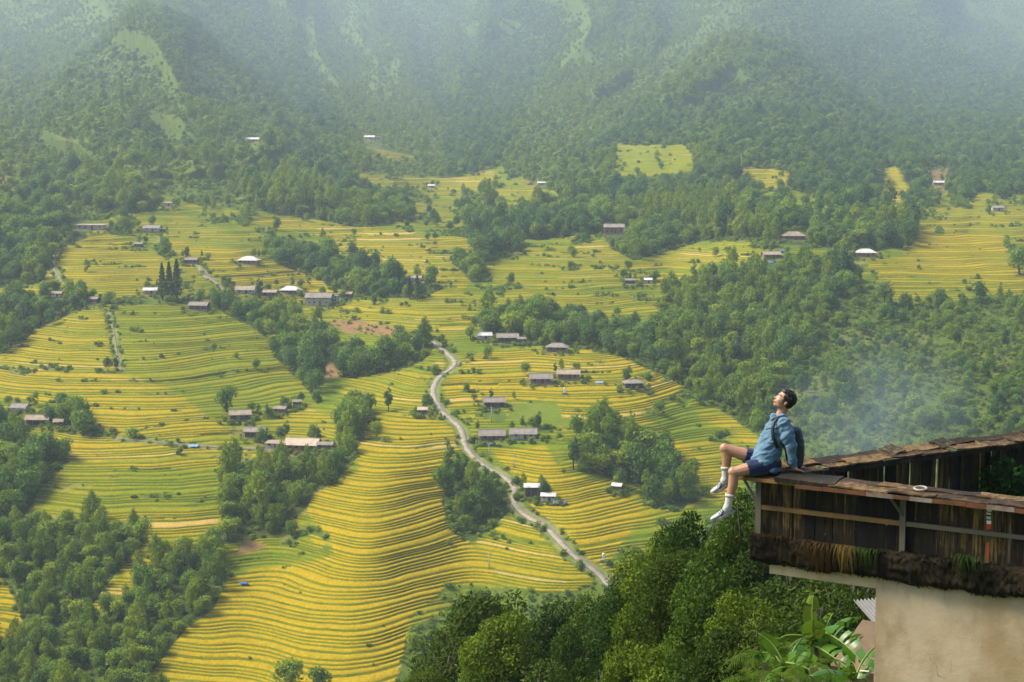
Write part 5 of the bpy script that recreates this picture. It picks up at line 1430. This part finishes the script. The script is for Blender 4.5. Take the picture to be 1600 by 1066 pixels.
def fern(px, py, Y, n, ln, label, seed):
    r = random.Random(seed); c = at(px, py, Y); zg = float(hill_z(np.array(c.x), np.array(Y)))
    root = empty('tree_fern', (c.x, Y, zg), 0, label, 'fern', 'ferns around the banana plants')
    bm = bmesh.new(); tube(bm, [(0, 0, -.3), (.02, 0, (c.z - zg) * .6), (0, 0, c.z - zg - .05)], [.07, .06, .05], 7); link('stem', bm_mesh('stem', bm, bark, True), root)
    for k in range(n):
        a = 6.283 * k / n + r.uniform(-.3, .3); L_ = ln * r.uniform(.75, 1.15)
        bm = bmesh.new(); m_ = 18; d = Vector((math.cos(a), math.sin(a), 0)); sd = Vector((-d.y, d.x, 0)); droop = r.uniform(.5, 1.0); rise = r.uniform(.45, .8)
        P = [Vector((0, 0, c.z - zg)) + d * L_ * t * .85 + UP * L_ * (rise * t - (rise * .55 + droop * .55) * t * t) for t in [i / m_ for i in range(m_ + 1)]]
        for i in range(2, m_):
            t = i / m_; w = L_ * .26 * math.sin(math.pi * (t * .9 + .08)) ** .8
            dd = (P[i + 1] - P[i]).normalized()
            for s in (-1, 1):
                tip = P[i] + sd * s * w + dd * w * .35 - UP * w * .25
                bm.faces.new([bm.verts.new(v) for v in (P[i] - dd * L_ * .012, P[i] + dd * L_ * .018, tip)])
        tube(bm, P[::3], [.006] * len(P[::3]), 4)
        link('frond', bm_mesh('frond', bm, M_fern), root)
fern(1195, 1030, 22.5, 9, .75, 'fern at the left of the banana group', 1)
fern(1271, 1038, 20.5, 8, .50, 'small fern with a bright frond in the middle of the banana group', 2)
fern(1225, 1062, 20, 9, .60, 'fern low in front of the lower banana plant', 3)
fern(1180, 1066, 21, 9, .70, 'fern at the bottom left of the banana group', 4)
fern(1305, 1066, 20, 8, .55, 'fern at the bottom between banana leaves', 5)
fern(1250, 1015, 24, 8, .6, 'fern behind the pale upright banana leaf', 6)

# leafy plant hanging over the far parapet at the right edge
cp_ = empty('shrub', A0 + E2 * 4.0 + Vector((-.12, -.25, -.75)), 0, 'dark green leafy shrub growing against the far parapet at the right edge', 'shrub')
r = np.random.default_rng(77)
P = np.stack([r.normal(.1, .24, 420), r.normal(-.05, .10, 420), r.uniform(0.0, 1, 420) ** .9 * .62], 1)
P[:, 2] *= np.exp(-(P[:, 0] / .45) ** 2)
V_, F_ = leaf_quads(P, unit(r.normal(size=(420, 3)) * .5 + np.array([-.2, -.8, .5])), .10, .40, r, .3)
link('leaves', np_mesh('leaves', V_, F_, [leaf_mat('shrub_leaves', (.010, .030, .008), (.03, .07, .012), (.09, .13, .015), trans=.25)]), cp_)
bm = bmesh.new()
for k in range(6): tube(bm, [(0, 0, -.1), (r.normal(0, .1), -.02, .25), (r.normal(0, .22), -.04, .5)], [.010, .008, .004], 5)
link('stems', bm_mesh('stems', bm, bark), cp_)

# neighbour's sheds seen below, beside the wall
sh = empty('shed', at(1372, 958, 27), 0, 'shed with a grey corrugated metal roof just left of the wall edge', 'shed')
vs, fs = [], []
a, b, c = at(1334, 939, 27.5), at(1420, 931, 28.2), at(1374, 985, 25.5)
o_ = at(1372, 958, 27); n_ = 120
for i in range(n_ + 1):
    t = i / n_; wv = .03 * math.cos(i * 6.28318 / 6)
    for q_ in (0, 1):
        p = a + (b - a) * t * 1.3 + (c - a) * q_ * 1.4 - o_
        vs.append((p.x, p.y, p.z + wv))
for i in range(n_): fs.append((2 * i, 2 * i + 1, 2 * i + 3, 2 * i + 2))
rf = link('roof', np_mesh('roof', np.array(vs), np.array(fs), [simple_mat('grey_corrugated_metal', (.15, .15, .15), .55, .35, 3, metallic=.2, col2=(.22, .20, .18))], True), sh)
sd_ = rf.modifiers.new('thickness', 'SOLIDIFY'); sd_.thickness = .012
part('wall', sh, WM['dark'], (.5, 3.2, -1.0, 1.0, -5.5, -.9))
p = at(1362, 1012, 24.5)
s2 = empty('outbuilding', p, math.radians(-35), 'tan flat topped outbuilding between banana leaves and wall', 'outbuilding')
bm = bmesh.new(); slab(bm, (-.45, -.6, -.22), (1.6, -.6, -.22), (1.6, .7, .22), (-.45, .7, .22), .10); link('roof', bm_mesh('roof', bm, simple_mat('tan_fibre_sheet', (.13, .09, .052), .9, .35, 4, .2)), s2)
part('wall', s2, M_wall, (-.3, 1.5, -.4, .5, -4.5, -.3))
# ------------------------------------------------------------------ the seated person and the backpack
YP = 16.86
def J(px, py, dy=0.0): return at(px, py, YP + dy)
PO = J(1205, 738)
def ell(bm, c, axes, radii, sub=3):
    """ellipsoid: axes three unit vectors, radii three lengths"""
    g = bmesh.ops.create_icosphere(bm, subdivisions=sub, radius=1.0)
    M = Matrix((Vector(axes[0]) * radii[0], Vector(axes[1]) * radii[1], Vector(axes[2]) * radii[2])).transposed()
    for v in g['verts']: v.co = Vector(c) + M @ v.co
def capsule(bm, a, b, ra, rb, flat=None, n=9):
    """tapered limb of overlapping balls; flat=(axis, factor) squeezes the section"""
    a, b = Vector(a), Vector(b); L_ = (b - a).length
    n = max(n, int(L_ / (min(ra, rb) * .5)) + 1)
    ax = (Vector((1, 0, 0)), Vector((0, 1, 0)), Vector((0, 0, 1)))
    for i in range(n + 1):
        t = i / n; rr = ra + (rb - ra) * t
        f = flat if flat else (1, 1, 1)
        ell(bm, a.lerp(b, t), ax, (rr * f[0], rr * f[1], rr * f[2]), 2)
def remesh(bm, name, voxel, smooth, mt, parent, fn=None):
    me = bpy.data.meshes.new('shape'); bm.to_mesh(me); bm.free()
    o = bpy.data.objects.new('shape', me); COL.objects.link(o)
    rm = o.modifiers.new('r', 'REMESH'); rm.mode = 'VOXEL'; rm.voxel_size = voxel; rm.use_smooth_shade = True
    sm = o.modifiers.new('s', 'SMOOTH'); sm.factor = .5; sm.iterations = smooth
    dg = bpy.context.evaluated_depsgraph_get(); dg.update()
    m2 = bpy.data.meshes.new_from_object(o.evaluated_get(dg)); m2.name = name
    bpy.data.objects.remove(o); bpy.data.meshes.remove(me)
    if fn: fn(m2)
    m2.materials.clear(); m2.materials.append(mt)
    m2.polygons.foreach_set('use_smooth', np.ones(len(m2.polygons), dtype=bool))
    return link(name, m2, parent)
def co_arr(m):
    a = np.empty(len(m.vertices) * 3, np.float32); m.vertices.foreach_get('co', a); return a.reshape(-1, 3)
def no_arr(m):
    a = np.empty(len(m.vertices) * 3, np.float32); m.vertices.foreach_get('normal', a); return a.reshape(-1, 3)
def cut_below(m, keep):
    """drop the vertices for which keep is False"""
    b = bmesh.new(); b.from_mesh(m); b.verts.ensure_lookup_table()
    bmesh.ops.delete(b, geom=[v for v, k in zip(b.verts, keep) if not k], context='VERTS'); b.to_mesh(m); b.free()
def skin_mat():
    m, nt, b = mat_new('skin'); N, L = nt.nodes, nt.links
    tc = N.new('ShaderNodeTexCoord'); nz = N.new('ShaderNodeTexNoise'); nz.inputs['Scale'].default_value = 9; nz.inputs['Detail'].default_value = 4; L.new(tc.outputs['Object'], nz.inputs['Vector'])
    mx = N.new('ShaderNodeMix'); mx.data_type = 'RGBA'; mx.inputs[6].default_value = (.36, .195, .115, 1); mx.inputs[7].default_value = (.28, .135, .075, 1)
    L.new(nz.outputs[0], mx.inputs[0]); L.new(mx.outputs[2], b.inputs['Base Color'])
    b.inputs['Roughness'].default_value = .5; b.inputs['Subsurface Weight'].default_value = .12; b.inputs['Subsurface Radius'].default_value = (.012, .005, .003); b.inputs['Subsurface Scale'].default_value = .5
    return m
M_skin = skin_mat()
def cloth_mat(name, col, col2, sc=60):
    m = simple_mat(name, col, .9, .2, 7, .15, col2=col2); nt = m.node_tree; N, L = nt.nodes, nt.links; b = N['Principled BSDF']
    wv = N.new('ShaderNodeTexNoise'); wv.inputs['Scale'].default_value = sc * 3; wv.inputs['Detail'].default_value = 2
    tc = N.new('ShaderNodeTexCoord'); L.new(tc.outputs['Object'], wv.inputs['Vector'])
    bp = N.new('ShaderNodeBump'); bp.inputs['Strength'].default_value = .3; bp.inputs['Distance'].default_value = .003; L.new(wv.outputs[0], bp.inputs['Height']); L.new(bp.outputs[0], b.inputs['Normal'])
    b.inputs['Sheen Weight'].default_value = .15
    return m
M_shirt = cloth_mat('washed_blue_denim', (.088, .168, .235), (.040, .090, .145))
M_short = cloth_mat('navy_cotton', (.006, .014, .055), (.004, .010, .038))
M_sock = cloth_mat('white_knit', (.42, .40, .37), (.34, .33, .30))
M_shoe = simple_mat('white_grey_shoe', (.40, .40, .40), .6, .3, 14, .1, col2=(.22, .24, .26))
M_sole = simple_mat('shoe_sole', (.30, .28, .25), .8, .3, 20, .1, col2=(.18, .13, .09))
M_lace = simple_mat('dark_lace', (.03, .035, .045), .8, .3, 20)
M_hair = simple_mat('black_hair', (.010, .008, .007), .45, .4, 30, .3, stretch=(1, 1, .3), spec=.4)
M_pack = simple_mat('black_teal_nylon', (.010, .016, .019), .55, .4, 15, .2, spec=.4)

man = empty('person', PO, 0, 'person in blue denim shirt and navy shorts sitting on the parapet, face tipped up', 'person')
P_ = lambda px, py, dy=0.0: J(px, py, dy) - PO
# joints
pelvis, waist, chest, neck0 = P_(1204, 722), P_(1206, 700), P_(1214, 672), P_(1217, 653)
hc = P_(1225.5, 625)                                  # middle of the head
ta = math.radians(33); hf = Vector((-math.cos(ta), -.10, math.sin(ta))).normalized(); hl = Vector((0, 1, 0)); hl = (hl - hf * hl.dot(hf)).normalized(); hu = hf.cross(hl).normalized()
if hu.z < 0: hu = -hu
AXH = (hf, hl, hu)
hp = lambda f, l, u: hc + hf * f + hl * l + hu * u
nh, fh = P_(1200, 726, -.085), P_(1199, 722, .09)
nk, fk = P_(1146, 738, -.13), P_(1133, 701, .10)
na, fa = P_(1138, 789, -.12), P_(1134, 746, .12)
ns, fs_ = P_(1226, 664, -.175), P_(1213, 662, .17)
ne, fe = P_(1236, 700, -.205), P_(1232, 700, .25)
nw, fw = P_(1240, 729, -.15), P_(1243, 726, .22)
bm = bmesh.new()
X3 = (Vector((1, 0, 0)), Vector((0, 1, 0)), Vector((0, 0, 1)))
ell(bm, pelvis, X3, (.115, .155, .10)); ell(bm, waist, X3, (.10, .135, .13)); ell(bm, chest, X3, (.105, .155, .13)); ell(bm, chest.lerp(neck0, .55), X3, (.075, .13, .07))
capsule(bm, neck0 + Vector((0, 0, -.02)), hp(-.035, 0, -.055), .056, .052)
# head
ell(bm, hp(-.012, 0, .028), AXH, (.096, .076, .082)); ell(bm, hp(.030, 0, -.030), AXH, (.062, .064, .078)); ell(bm, hp(.046, 0, -.088), AXH, (.034, .036, .028))
ell(bm, hp(.012, .040, -.075), AXH, (.045, .018, .030)); ell(bm, hp(.012, -.040, -.075), AXH, (.045, .018, .030))
ell(bm, hp(.083, 0, -.022), AXH, (.020, .013, .026)); ell(bm, hp(.100, 0, -.036), AXH, (.013, .015, .011)); ell(bm, hp(.074, 0, .022), AXH, (.016, .050, .012))
ell(bm, hp(.083, 0, -.064), AXH, (.012, .023, .007)); ell(bm, hp(.081, 0, -.076), AXH, (.011, .020, .007))
for s in (-1, 1):
    ell(bm, hp(.066, s * .030, .000), AXH, (.014, .017, .010)); ell(bm, hp(.060, s * .036, -.034), AXH, (.02, .02, .02))
    ell(bm, hp(-.012, s * .076, -.022), (hf, hl, hu), (.017, .008, .030)); ell(bm, hp(-.018, s * .080, -.010), (hf, hl, hu), (.010, .008, .014))
# legs: thigh, knee, calf
for hip, kn, an in ((nh, nk, na), (fh, fk, fa)):
    capsule(bm, hip, hip.lerp(kn, .5), .086, .076); capsule(bm, hip.lerp(kn, .5), kn, .076, .056)
    ell(bm, kn + Vector((-.008, 0, .004)), X3, (.053, .050, .055))
    cf = kn.lerp(an, .35) + Vector((.016, 0, 0))
    capsule(bm, kn, cf, .052, .056); capsule(bm, cf, an, .056, .034)
    capsule(bm, an, an + Vector((-.03, 0, -.045)), .034, .028)
# arms
for sh, el, wr, sg in ((ns, ne, nw, -1), (fs_, fe, fw, 1)):
    capsule(bm, sh, el, .044, .040); capsule(bm, el, el.lerp(wr, .3), .042, .044); capsule(bm, el.lerp(wr, .3), wr, .044, .027)
    # hand flat on the board, fingers to the right
    k0 = wr + Vector((.050, -.004 * sg, -.040 if sg < 0 else -.02))
    capsule(bm, wr, wr.lerp(k0, .5) + Vector((0, .016, 0)), .026, .022, (1, 1, .75)); capsule(bm, wr, wr.lerp(k0, .5) - Vector((0, .016, 0)), .026, .022, (1, 1, .75))
    for i, (ln, yo) in enumerate(((.062, -.033), (.074, -.011), (.069, .011), (.052, .032))):
        b0 = k0 + Vector((-.008, yo * .9, .0)); m_ = b0 + Vector((ln * .5, yo * .25, -.002)); e_ = m_ + Vector((ln * .5, yo * .12, -.012))
        capsule(bm, wr.lerp(b0, .5), b0, .014, .0125); capsule(bm, b0, m_, .0115, .0100); capsule(bm, m_, e_, .0100, .0080)
    t0 = wr.lerp(k0, .25) + Vector((0, -.024 * 1, -.002)); t1 = t0 + Vector((.022, -.024, -.014)); t2 = t1 + Vector((.026, -.008, -.008))
    capsule(bm, t0, t1, .014, .012); capsule(bm, t1, t2, .012, .0095)
def face_relief(m):
    pass
remesh(bm, 'body', .0058, 3, M_skin, man)

# shirt: torso and sleeves with folds, hem cut along a slanting line
def folds(amp, seed, fx=9.0, fz=14.0):
    def fn(m):
        V = co_arr(m); Nn = no_arr(m)
        n = fbm(V[:, 0] * fx + V[:, 2] * 6, V[:, 2] * fz - V[:, 0] * 7 + V[:, 1] * 5, seed, 3)
        rdg = (1 - np.abs(fbm(V[:, 0] * fx * .8 - V[:, 2] * 8, V[:, 2] * fz * .7 + V[:, 1] * 9, seed + 5, 2))) ** 3
        V = V + Nn * (amp * n + amp * .9 * (rdg - .35))[:, None]
        m.vertices.foreach_set('co', V.astype(np.float32).ravel()); m.update()
    return fn
bm = bmesh.new()
tor = [(P_(1203, 730), (.110, .175, .060)), (P_(1190, 722), (.135, .185, .070)), (P_(1198, 708), (.150, .180, .10)), (P_(1205, 692), (.142, .176, .115)), (P_(1212, 674), (.128, .182, .115)), (P_(1217, 661), (.102, .170, .078))]
for c, r_ in tor: ell(bm, c, X3, r_)
for (c0, r0), (c1, r1) in zip(tor[:-1], tor[1:]):
    for t in (.33, .66): ell(bm, c0.lerp(c1, t), X3, tuple(r0[i] + (r1[i] - r0[i]) * t for i in range(3)))
for sh, el, wr in ((ns, ne, nw), (fs_, fe, fw)):
    capsule(bm, sh + Vector((-.006, .01, .006)), el, .082, .066); capsule(bm, el, wr + Vector((-.004, 0, .022)), .066, .047)
    ell(bm, wr + Vector((-.004, 0, .014)), X3, (.046, .046, .018))
capsule(bm, P_(1221, 652, -.06), P_(1221, 652, .06), .045, .045); capsule(bm, P_(1209, 652, -.05), P_(1209, 652, .05), .035, .035)
def shirt_fn(m):
    folds(.017, 61, 11.0, 17.0)(m)
    V = co_arr(m)
    a, b = P_(1166, 714), P_(1210, 740)
    side = (V[:, 0] - a.x) * (b.z - a.z) - (V[:, 2] - a.z) * (b.x - a.x)       # below the slanting hem?
    arm = V[:, 0] > P_(1222, 700).x
    cut_below(m, (side < 0) | arm)
shirt = remesh(bm, 'shirt', .009, 4, M_shirt, man, shirt_fn)
sd_ = shirt.modifiers.new('thickness', 'SOLIDIFY'); sd_.thickness = .003
# collar, placket, chest pocket
def ring_band(name, c, axis, r0, r1, h, mt, parent, tilt=(1, 1), n=36, gap=0.0):
    axis = Vector(axis).normalized(); x = axis.cross(Vector((0, 1, 0))).normalized(); y = Vector((0, 1, 0)); bm = bmesh.new(); rows = []
    for k, (rr, hh_) in enumerate(((r0, 0), ((r0 + r1) / 2 + .004, h * .5), (r1, h))):
        rows.append([bm.verts.new(Vector(c) + (x * math.cos(a) * tilt[0] + y * math.sin(a) * tilt[1]) * rr + axis * hh_) for a in [gap + (6.28318 - 2 * gap) * i / n for i in range(n + 1)]])
    for a, b in zip(rows[:-1], rows[1:]):
        for i in range(n): bm.faces.new((a[i], a[i + 1], b[i + 1], b[i]))
    o = link(name, bm_mesh(name, bm, mt, True), parent); s_ = o.modifiers.new('thickness', 'SOLIDIFY'); s_.thickness = .006; s_.offset = 0
    return o
ring_band('collar', P_(1215, 657), (hc - neck0) * .5 + Vector((-.02, 0, .08)), .088, .066, .062, M_shirt, shirt, (.95, 1.05))
def strip_along(name, pts, w, t, mt, parent, up=(0, -1, 0)):
    bm = bmesh.new(); rows = []; upv = Vector(up).normalized()
    for k, p in enumerate(pts):
        d = (pts[min(k + 1, len(pts) - 1)] - pts[max(k - 1, 0)]).normalized(); s = d.cross(upv).normalized(); n = s.cross(d).normalized()
        rows.append([bm.verts.new(p + s * sx * w / 2 + n * nx_ * t / 2) for sx, nx_ in ((-1, -1), (1, -1), (1, 1), (-1, 1))])
    for a, b in zip(rows[:-1], rows[1:]):
        for i in range(4): bm.faces.new((a[i], a[(i + 1) % 4], b[(i + 1) % 4], b[i]))
    bm.faces.new(rows[0][::-1]); bm.faces.new(rows[-1])
    return link(name, bm_mesh(name, bm, mt, True), parent)
strip_along('pocket_flap', [P_(1196, 671, -.145), P_(1203, 669, -.168), P_(1209, 668, -.178)], .018, .006, M_shirt, shirt)
# shorts
bm = bmesh.new()
ell(bm, pelvis + Vector((-.01, 0, -.01)), X3, (.135, .175, .088))
capsule(bm, nh, nh.lerp(nk, .66), .102, .090); capsule(bm, fh, fh.lerp(fk, .58), .102, .090)
def shorts_fn(m):
    folds(.007, 71, 12, 16)(m)
    V = co_arr(m); d1 = (nk - nh).normalized(); d2 = (fk - fh).normalized()
    n1 = (V - np.array(nh)) @ np.array(d1); n2 = (V - np.array(fh)) @ np.array(d2)
    lim1, lim2 = (nk - nh).length * .62, (fk - fh).length * .54
    near = V[:, 1] < .0
    cut_below(m, np.where(near, n1 < lim1, n2 < lim2))
so = remesh(bm, 'shorts', .008, 4, M_short, man, shorts_fn)
sd_ = so.modifiers.new('thickness', 'SOLIDIFY'); sd_.thickness = .004
# socks and shoes
def foot(kn, an, toe, dy):
    bm = bmesh.new(); up_ = (kn - an).normalized()
    capsule(bm, an + up_ * .115, an + up_ * .02, .047, .044); capsule(bm, an, an + Vector((-.02, 0, -.035)), .044, .042)
    def fn(m):
        V = co_arr(m); cut_below(m, ((V - np.array(an)) @ np.array(up_)) < .125)
    sk = remesh(bm, 'sock', .006, 3, M_sock, man, fn)
    ring_band('sock_cuff', an + up_ * .09, up_, .0465, .0470, .034, M_sock, sk)
    d = (toe - an); d.y = 0; ln = .27; heel = an + Vector((.018, 0, -.048))
    dd = (toe - heel).normalized(); sd = Vector((0, 1, 0)); nn = dd.cross(sd).normalized()
    if nn.z < 0: nn = -nn
    AX = (dd, sd, nn); L_ = (toe - heel).length
    bm = bmesh.new()
    prof = [(0.02, .032, .034, .036), (.14, .036, .036, .042), (.30, .036, .035, .038), (.48, .038, .038, .029), (.66, .040, .042, .024), (.82, .037, .041, .021), (.95, .027, .032, .017)]
    for (t0, a0, l0, u0), (t1, a1, l1, u1) in zip(prof[:-1], prof[1:]):
        for k in range(4):
            f = k / 4; ell(bm, heel + dd * L_ * (t0 + (t1 - t0) * f) + nn * ((u0 + (u1 - u0) * f) * .5 - .01), AX, (a0 + (a1 - a0) * f, l0 + (l1 - l0) * f, u0 + (u1 - u0) * f), 2)
    def shoe_fn(m):
        V = co_arr(m); h = (V - np.array(heel)) @ np.array(nn)
        lo = -.026
        V = V + np.outer(np.maximum(lo - h, 0), np.array(nn)); m.vertices.foreach_set('co', V.astype(np.float32).ravel()); m.update()
    sh = remesh(bm, 'shoe', .006, 3, M_shoe, man, shoe_fn)
    bm = bmesh.new(); ring = []
    for k in range(28):
        a = 6.28318 * k / 28; t = .5 - .5 * math.cos(a); w = .047 * (.78 + .35 * math.sin(math.pi * t) - .1 * math.sin(2 * math.pi * t)) * math.sin(a) if 0 < k < 28 else 0
        ring.append(heel + dd * (L_ * 1.07 * t - .034 + .0) + sd * w * .98)
    top = [bm.verts.new(p - nn * .020 + nn * (.012 * max(0, ((p - heel).dot(dd) / L_ - .75)) * 4)) for p in ring]; bot = [bm.verts.new(p - nn * .046 + nn * (.022 * max(0, ((p - heel).dot(dd) / L_ - .7)) * 3)) for p in ring]
    for k in range(28): bm.faces.new((top[k], top[(k + 1) % 28], bot[(k + 1) % 28], bot[k]))
    bm.faces.new(top[::-1]); bm.faces.new(bot)
    bmesh.ops.recalc_face_normals(bm, faces=bm.faces)
    link('sole', bm_mesh('sole', bm, M_sole), sh)
    for k in range(4):
        t = .34 + .10 * k; c = heel + dd * L_ * t + nn * (.052 - .018 * k / 3 * 1.6)
        strip_along('lace', [c - sd * .032 - nn * .018, c - sd * .016, c, c + sd * .016, c + sd * .032 - nn * .018], .008, .005, M_lace, sh, tuple(nn))
    for s in (-1, 1):
        strip_along('side_stripe', [heel + dd * L_ * t + sd * s * (.037 + .003) + nn * z for t, z in ((.30, .030), (.42, .008), (.52, -.010))], .014, .006, M_lace, sh, (0, s, 0))
foot(nk, na, P_(1111, 811, -.13), -.12)
foot(fk, fa, P_(1111, 769, .12), .12)

# hair
r = np.random.default_rng(5)
bm = bmesh.new()
ell(bm, hp(-.020, 0, .036), AXH, (.104, .088, .086)); ell(bm, hp(-.050, 0, -.005), AXH, (.068, .080, .070)); ell(bm, hp(.042, 0, .078), AXH, (.048, .066, .034))
for k in range(46):
    d = unit(r.normal(size=3)); c = hp(-.020 + d[0] * .092, d[1] * .076, .036 + d[2] * .076)
    if d[0] > .55 and d[2] < .45: continue
    if d[2] < -.75: continue
    ell(bm, c, AXH, (.022, .020, .020), 2)
def hair_fn(m):
    V = co_arr(m) - np.array(hc); f = V @ np.array(hf); u = V @ np.array(hu); l = np.abs(V @ np.array(hl))
    face = (f > .052) & (u < .062); ear = (f > .004) & (u < .012) & (l > .05); nape = u < -.075
    cut_below(m, ~(face | ear | nape))
hair = remesh(bm, 'hair', .007, 2, M_hair, man, hair_fn)
ns_ = 1600
d = unit(r.normal(size=(ns_, 3))); okd = ~((d[:, 0] > .50) & (d[:, 2] < .50)) & (d[:, 2] > -.72); d = d[okd]
Hm = np.array([hf, hl, hu]); Pw = np.array(hp(-.020, 0, .036)) + (d * np.array([.104, .089, .088])) @ Hm
Nw = unit((d + r.normal(size=d.shape) * .25) @ Hm)
V_, F_ = leaf_quads(Pw, Nw, .045, .13, r, .6)
link('strands', np_mesh('strands', V_, F_, [M_hair]), hair)
for s in (-1, 1):
    strip_along('eyebrow', [hp(.086, s * .016, .020), hp(.083, s * .030, .024), hp(.071, s * .043, .020)], .008, .006, M_hair, man, tuple(hf))
    strip_along('closed_eyelid', [hp(.079, s * .018, -.004), hp(.079, s * .028, -.007), hp(.071, s * .040, -.004)], .0035, .004, M_hair, man, tuple(hf))
M_lip = simple_mat('lips', (.30, .11, .085), .5, .15, 20)
strip_along('lips', [hp(.090, -.022, -.070), hp(.0955, -.010, -.069), hp(.0965, 0, -.070), hp(.0955, .010, -.069), hp(.090, .022, -.070)], .010, .004, M_lip, man, tuple(hf))

# backpack
pk = empty('backpack', PO + P_(1240, 700), 0, 'small black backpack on the back of the person in the denim shirt', 'backpack')
off = P_(1240, 700)
bm = bmesh.new()
for t in range(25):
    f = t / 24; c = P_(1240, 674).lerp(P_(1242, 726), f) - off
    ell(bm, c + Vector((.01, .05, 0)), X3, (.085 + .025 * math.sin(math.pi * f), .135, .05))
def pack_fn(m): folds(.005, 81)(m)
remesh(bm, 'bag', .009, 4, M_pack, pk, pack_fn)
for dy0, dy1 in ((-.115, -.135), (.115, .135)):
    strip_along('strap', [P_(1234, 664, dy0) - off, P_(1226, 653, dy0) - off, P_(1217, 652.5, dy0 - .02 * (1 if dy0 < 0 else -1)) - off, P_(1209.5, 660, dy1 - .03 * (1 if dy0 < 0 else -1)) - off, P_(1207, 670, dy1 * 1.30) - off, P_(1208, 682, dy1 * 1.38) - off, P_(1215, 700, dy1 * 1.35) - off], .034, .016, M_pack, pk, (-.5, -1 if dy0 < 0 else 1, .3))
# ------------------------------------------------------------------ smoke drifting up behind the platform
sc_ = at(1365, 645, 110)
bm = bmesh.new(); bmesh.ops.create_icosphere(bm, subdivisions=3, radius=1.0)
for v in bm.verts: v.co = Vector((v.co.x * 9.0 + .25 * v.co.z * 5, v.co.y * 5.0, v.co.z * 7.5))
sm_ = bpy.data.materials.new('wood_smoke'); sm_.use_nodes = True; nt = sm_.node_tree; N, L = nt.nodes, nt.links
N.remove(N['Principled BSDF'])
pv = N.new('ShaderNodeVolumePrincipled'); pv.inputs['Color'].default_value = (.70, .86, 1.0, 1); pv.inputs['Anisotropy'].default_value = .2
tc = N.new('ShaderNodeTexCoord'); mp = N.new('ShaderNodeMapping'); mp.inputs['Scale'].default_value = (.22, .22, .12); L.new(tc.outputs['Object'], mp.inputs[0])
nz = N.new('ShaderNodeTexNoise'); nz.inputs['Scale'].default_value = 1.0; nz.inputs['Detail'].default_value = 3; L.new(mp.outputs[0], nz.inputs['Vector'])
mr = N.new('ShaderNodeMapRange'); mr.inputs[1].default_value = .36; mr.inputs[2].default_value = .72; L.new(nz.outputs[0], mr.inputs[0])
sp = N.new('ShaderNodeVectorMath'); sp.operation = 'MULTIPLY'; sp.inputs[1].default_value = (1 / 9.2, 1 / 5.2, 1 / 7.6); L.new(tc.outputs['Object'], sp.inputs[0])
ln_ = N.new('ShaderNodeVectorMath'); ln_.operation = 'LENGTH'; L.new(sp.outputs[0], ln_.inputs[0])
fo = N.new('ShaderNodeMapRange'); fo.interpolation_type = 'SMOOTHSTEP'; fo.inputs[1].default_value = 1.0; fo.inputs[2].default_value = .1; fo.inputs[3].default_value = 0; fo.inputs[4].default_value = .055; L.new(ln_.outputs['Value'], fo.inputs[0])
mu = N.new('ShaderNodeMath'); mu.operation = 'MULTIPLY'; L.new(mr.outputs[0], mu.inputs[0]); L.new(fo.outputs[0], mu.inputs[1])
L.new(mu.outputs[0], pv.inputs['Density']); L.new(pv.outputs[0], N['Material Output'].inputs['Volume'])
tag(link('smoke', bm_mesh('smoke', bm, sm_), None, sc_), 'thin bluish smoke drifting up behind the platform', kind='stuff')
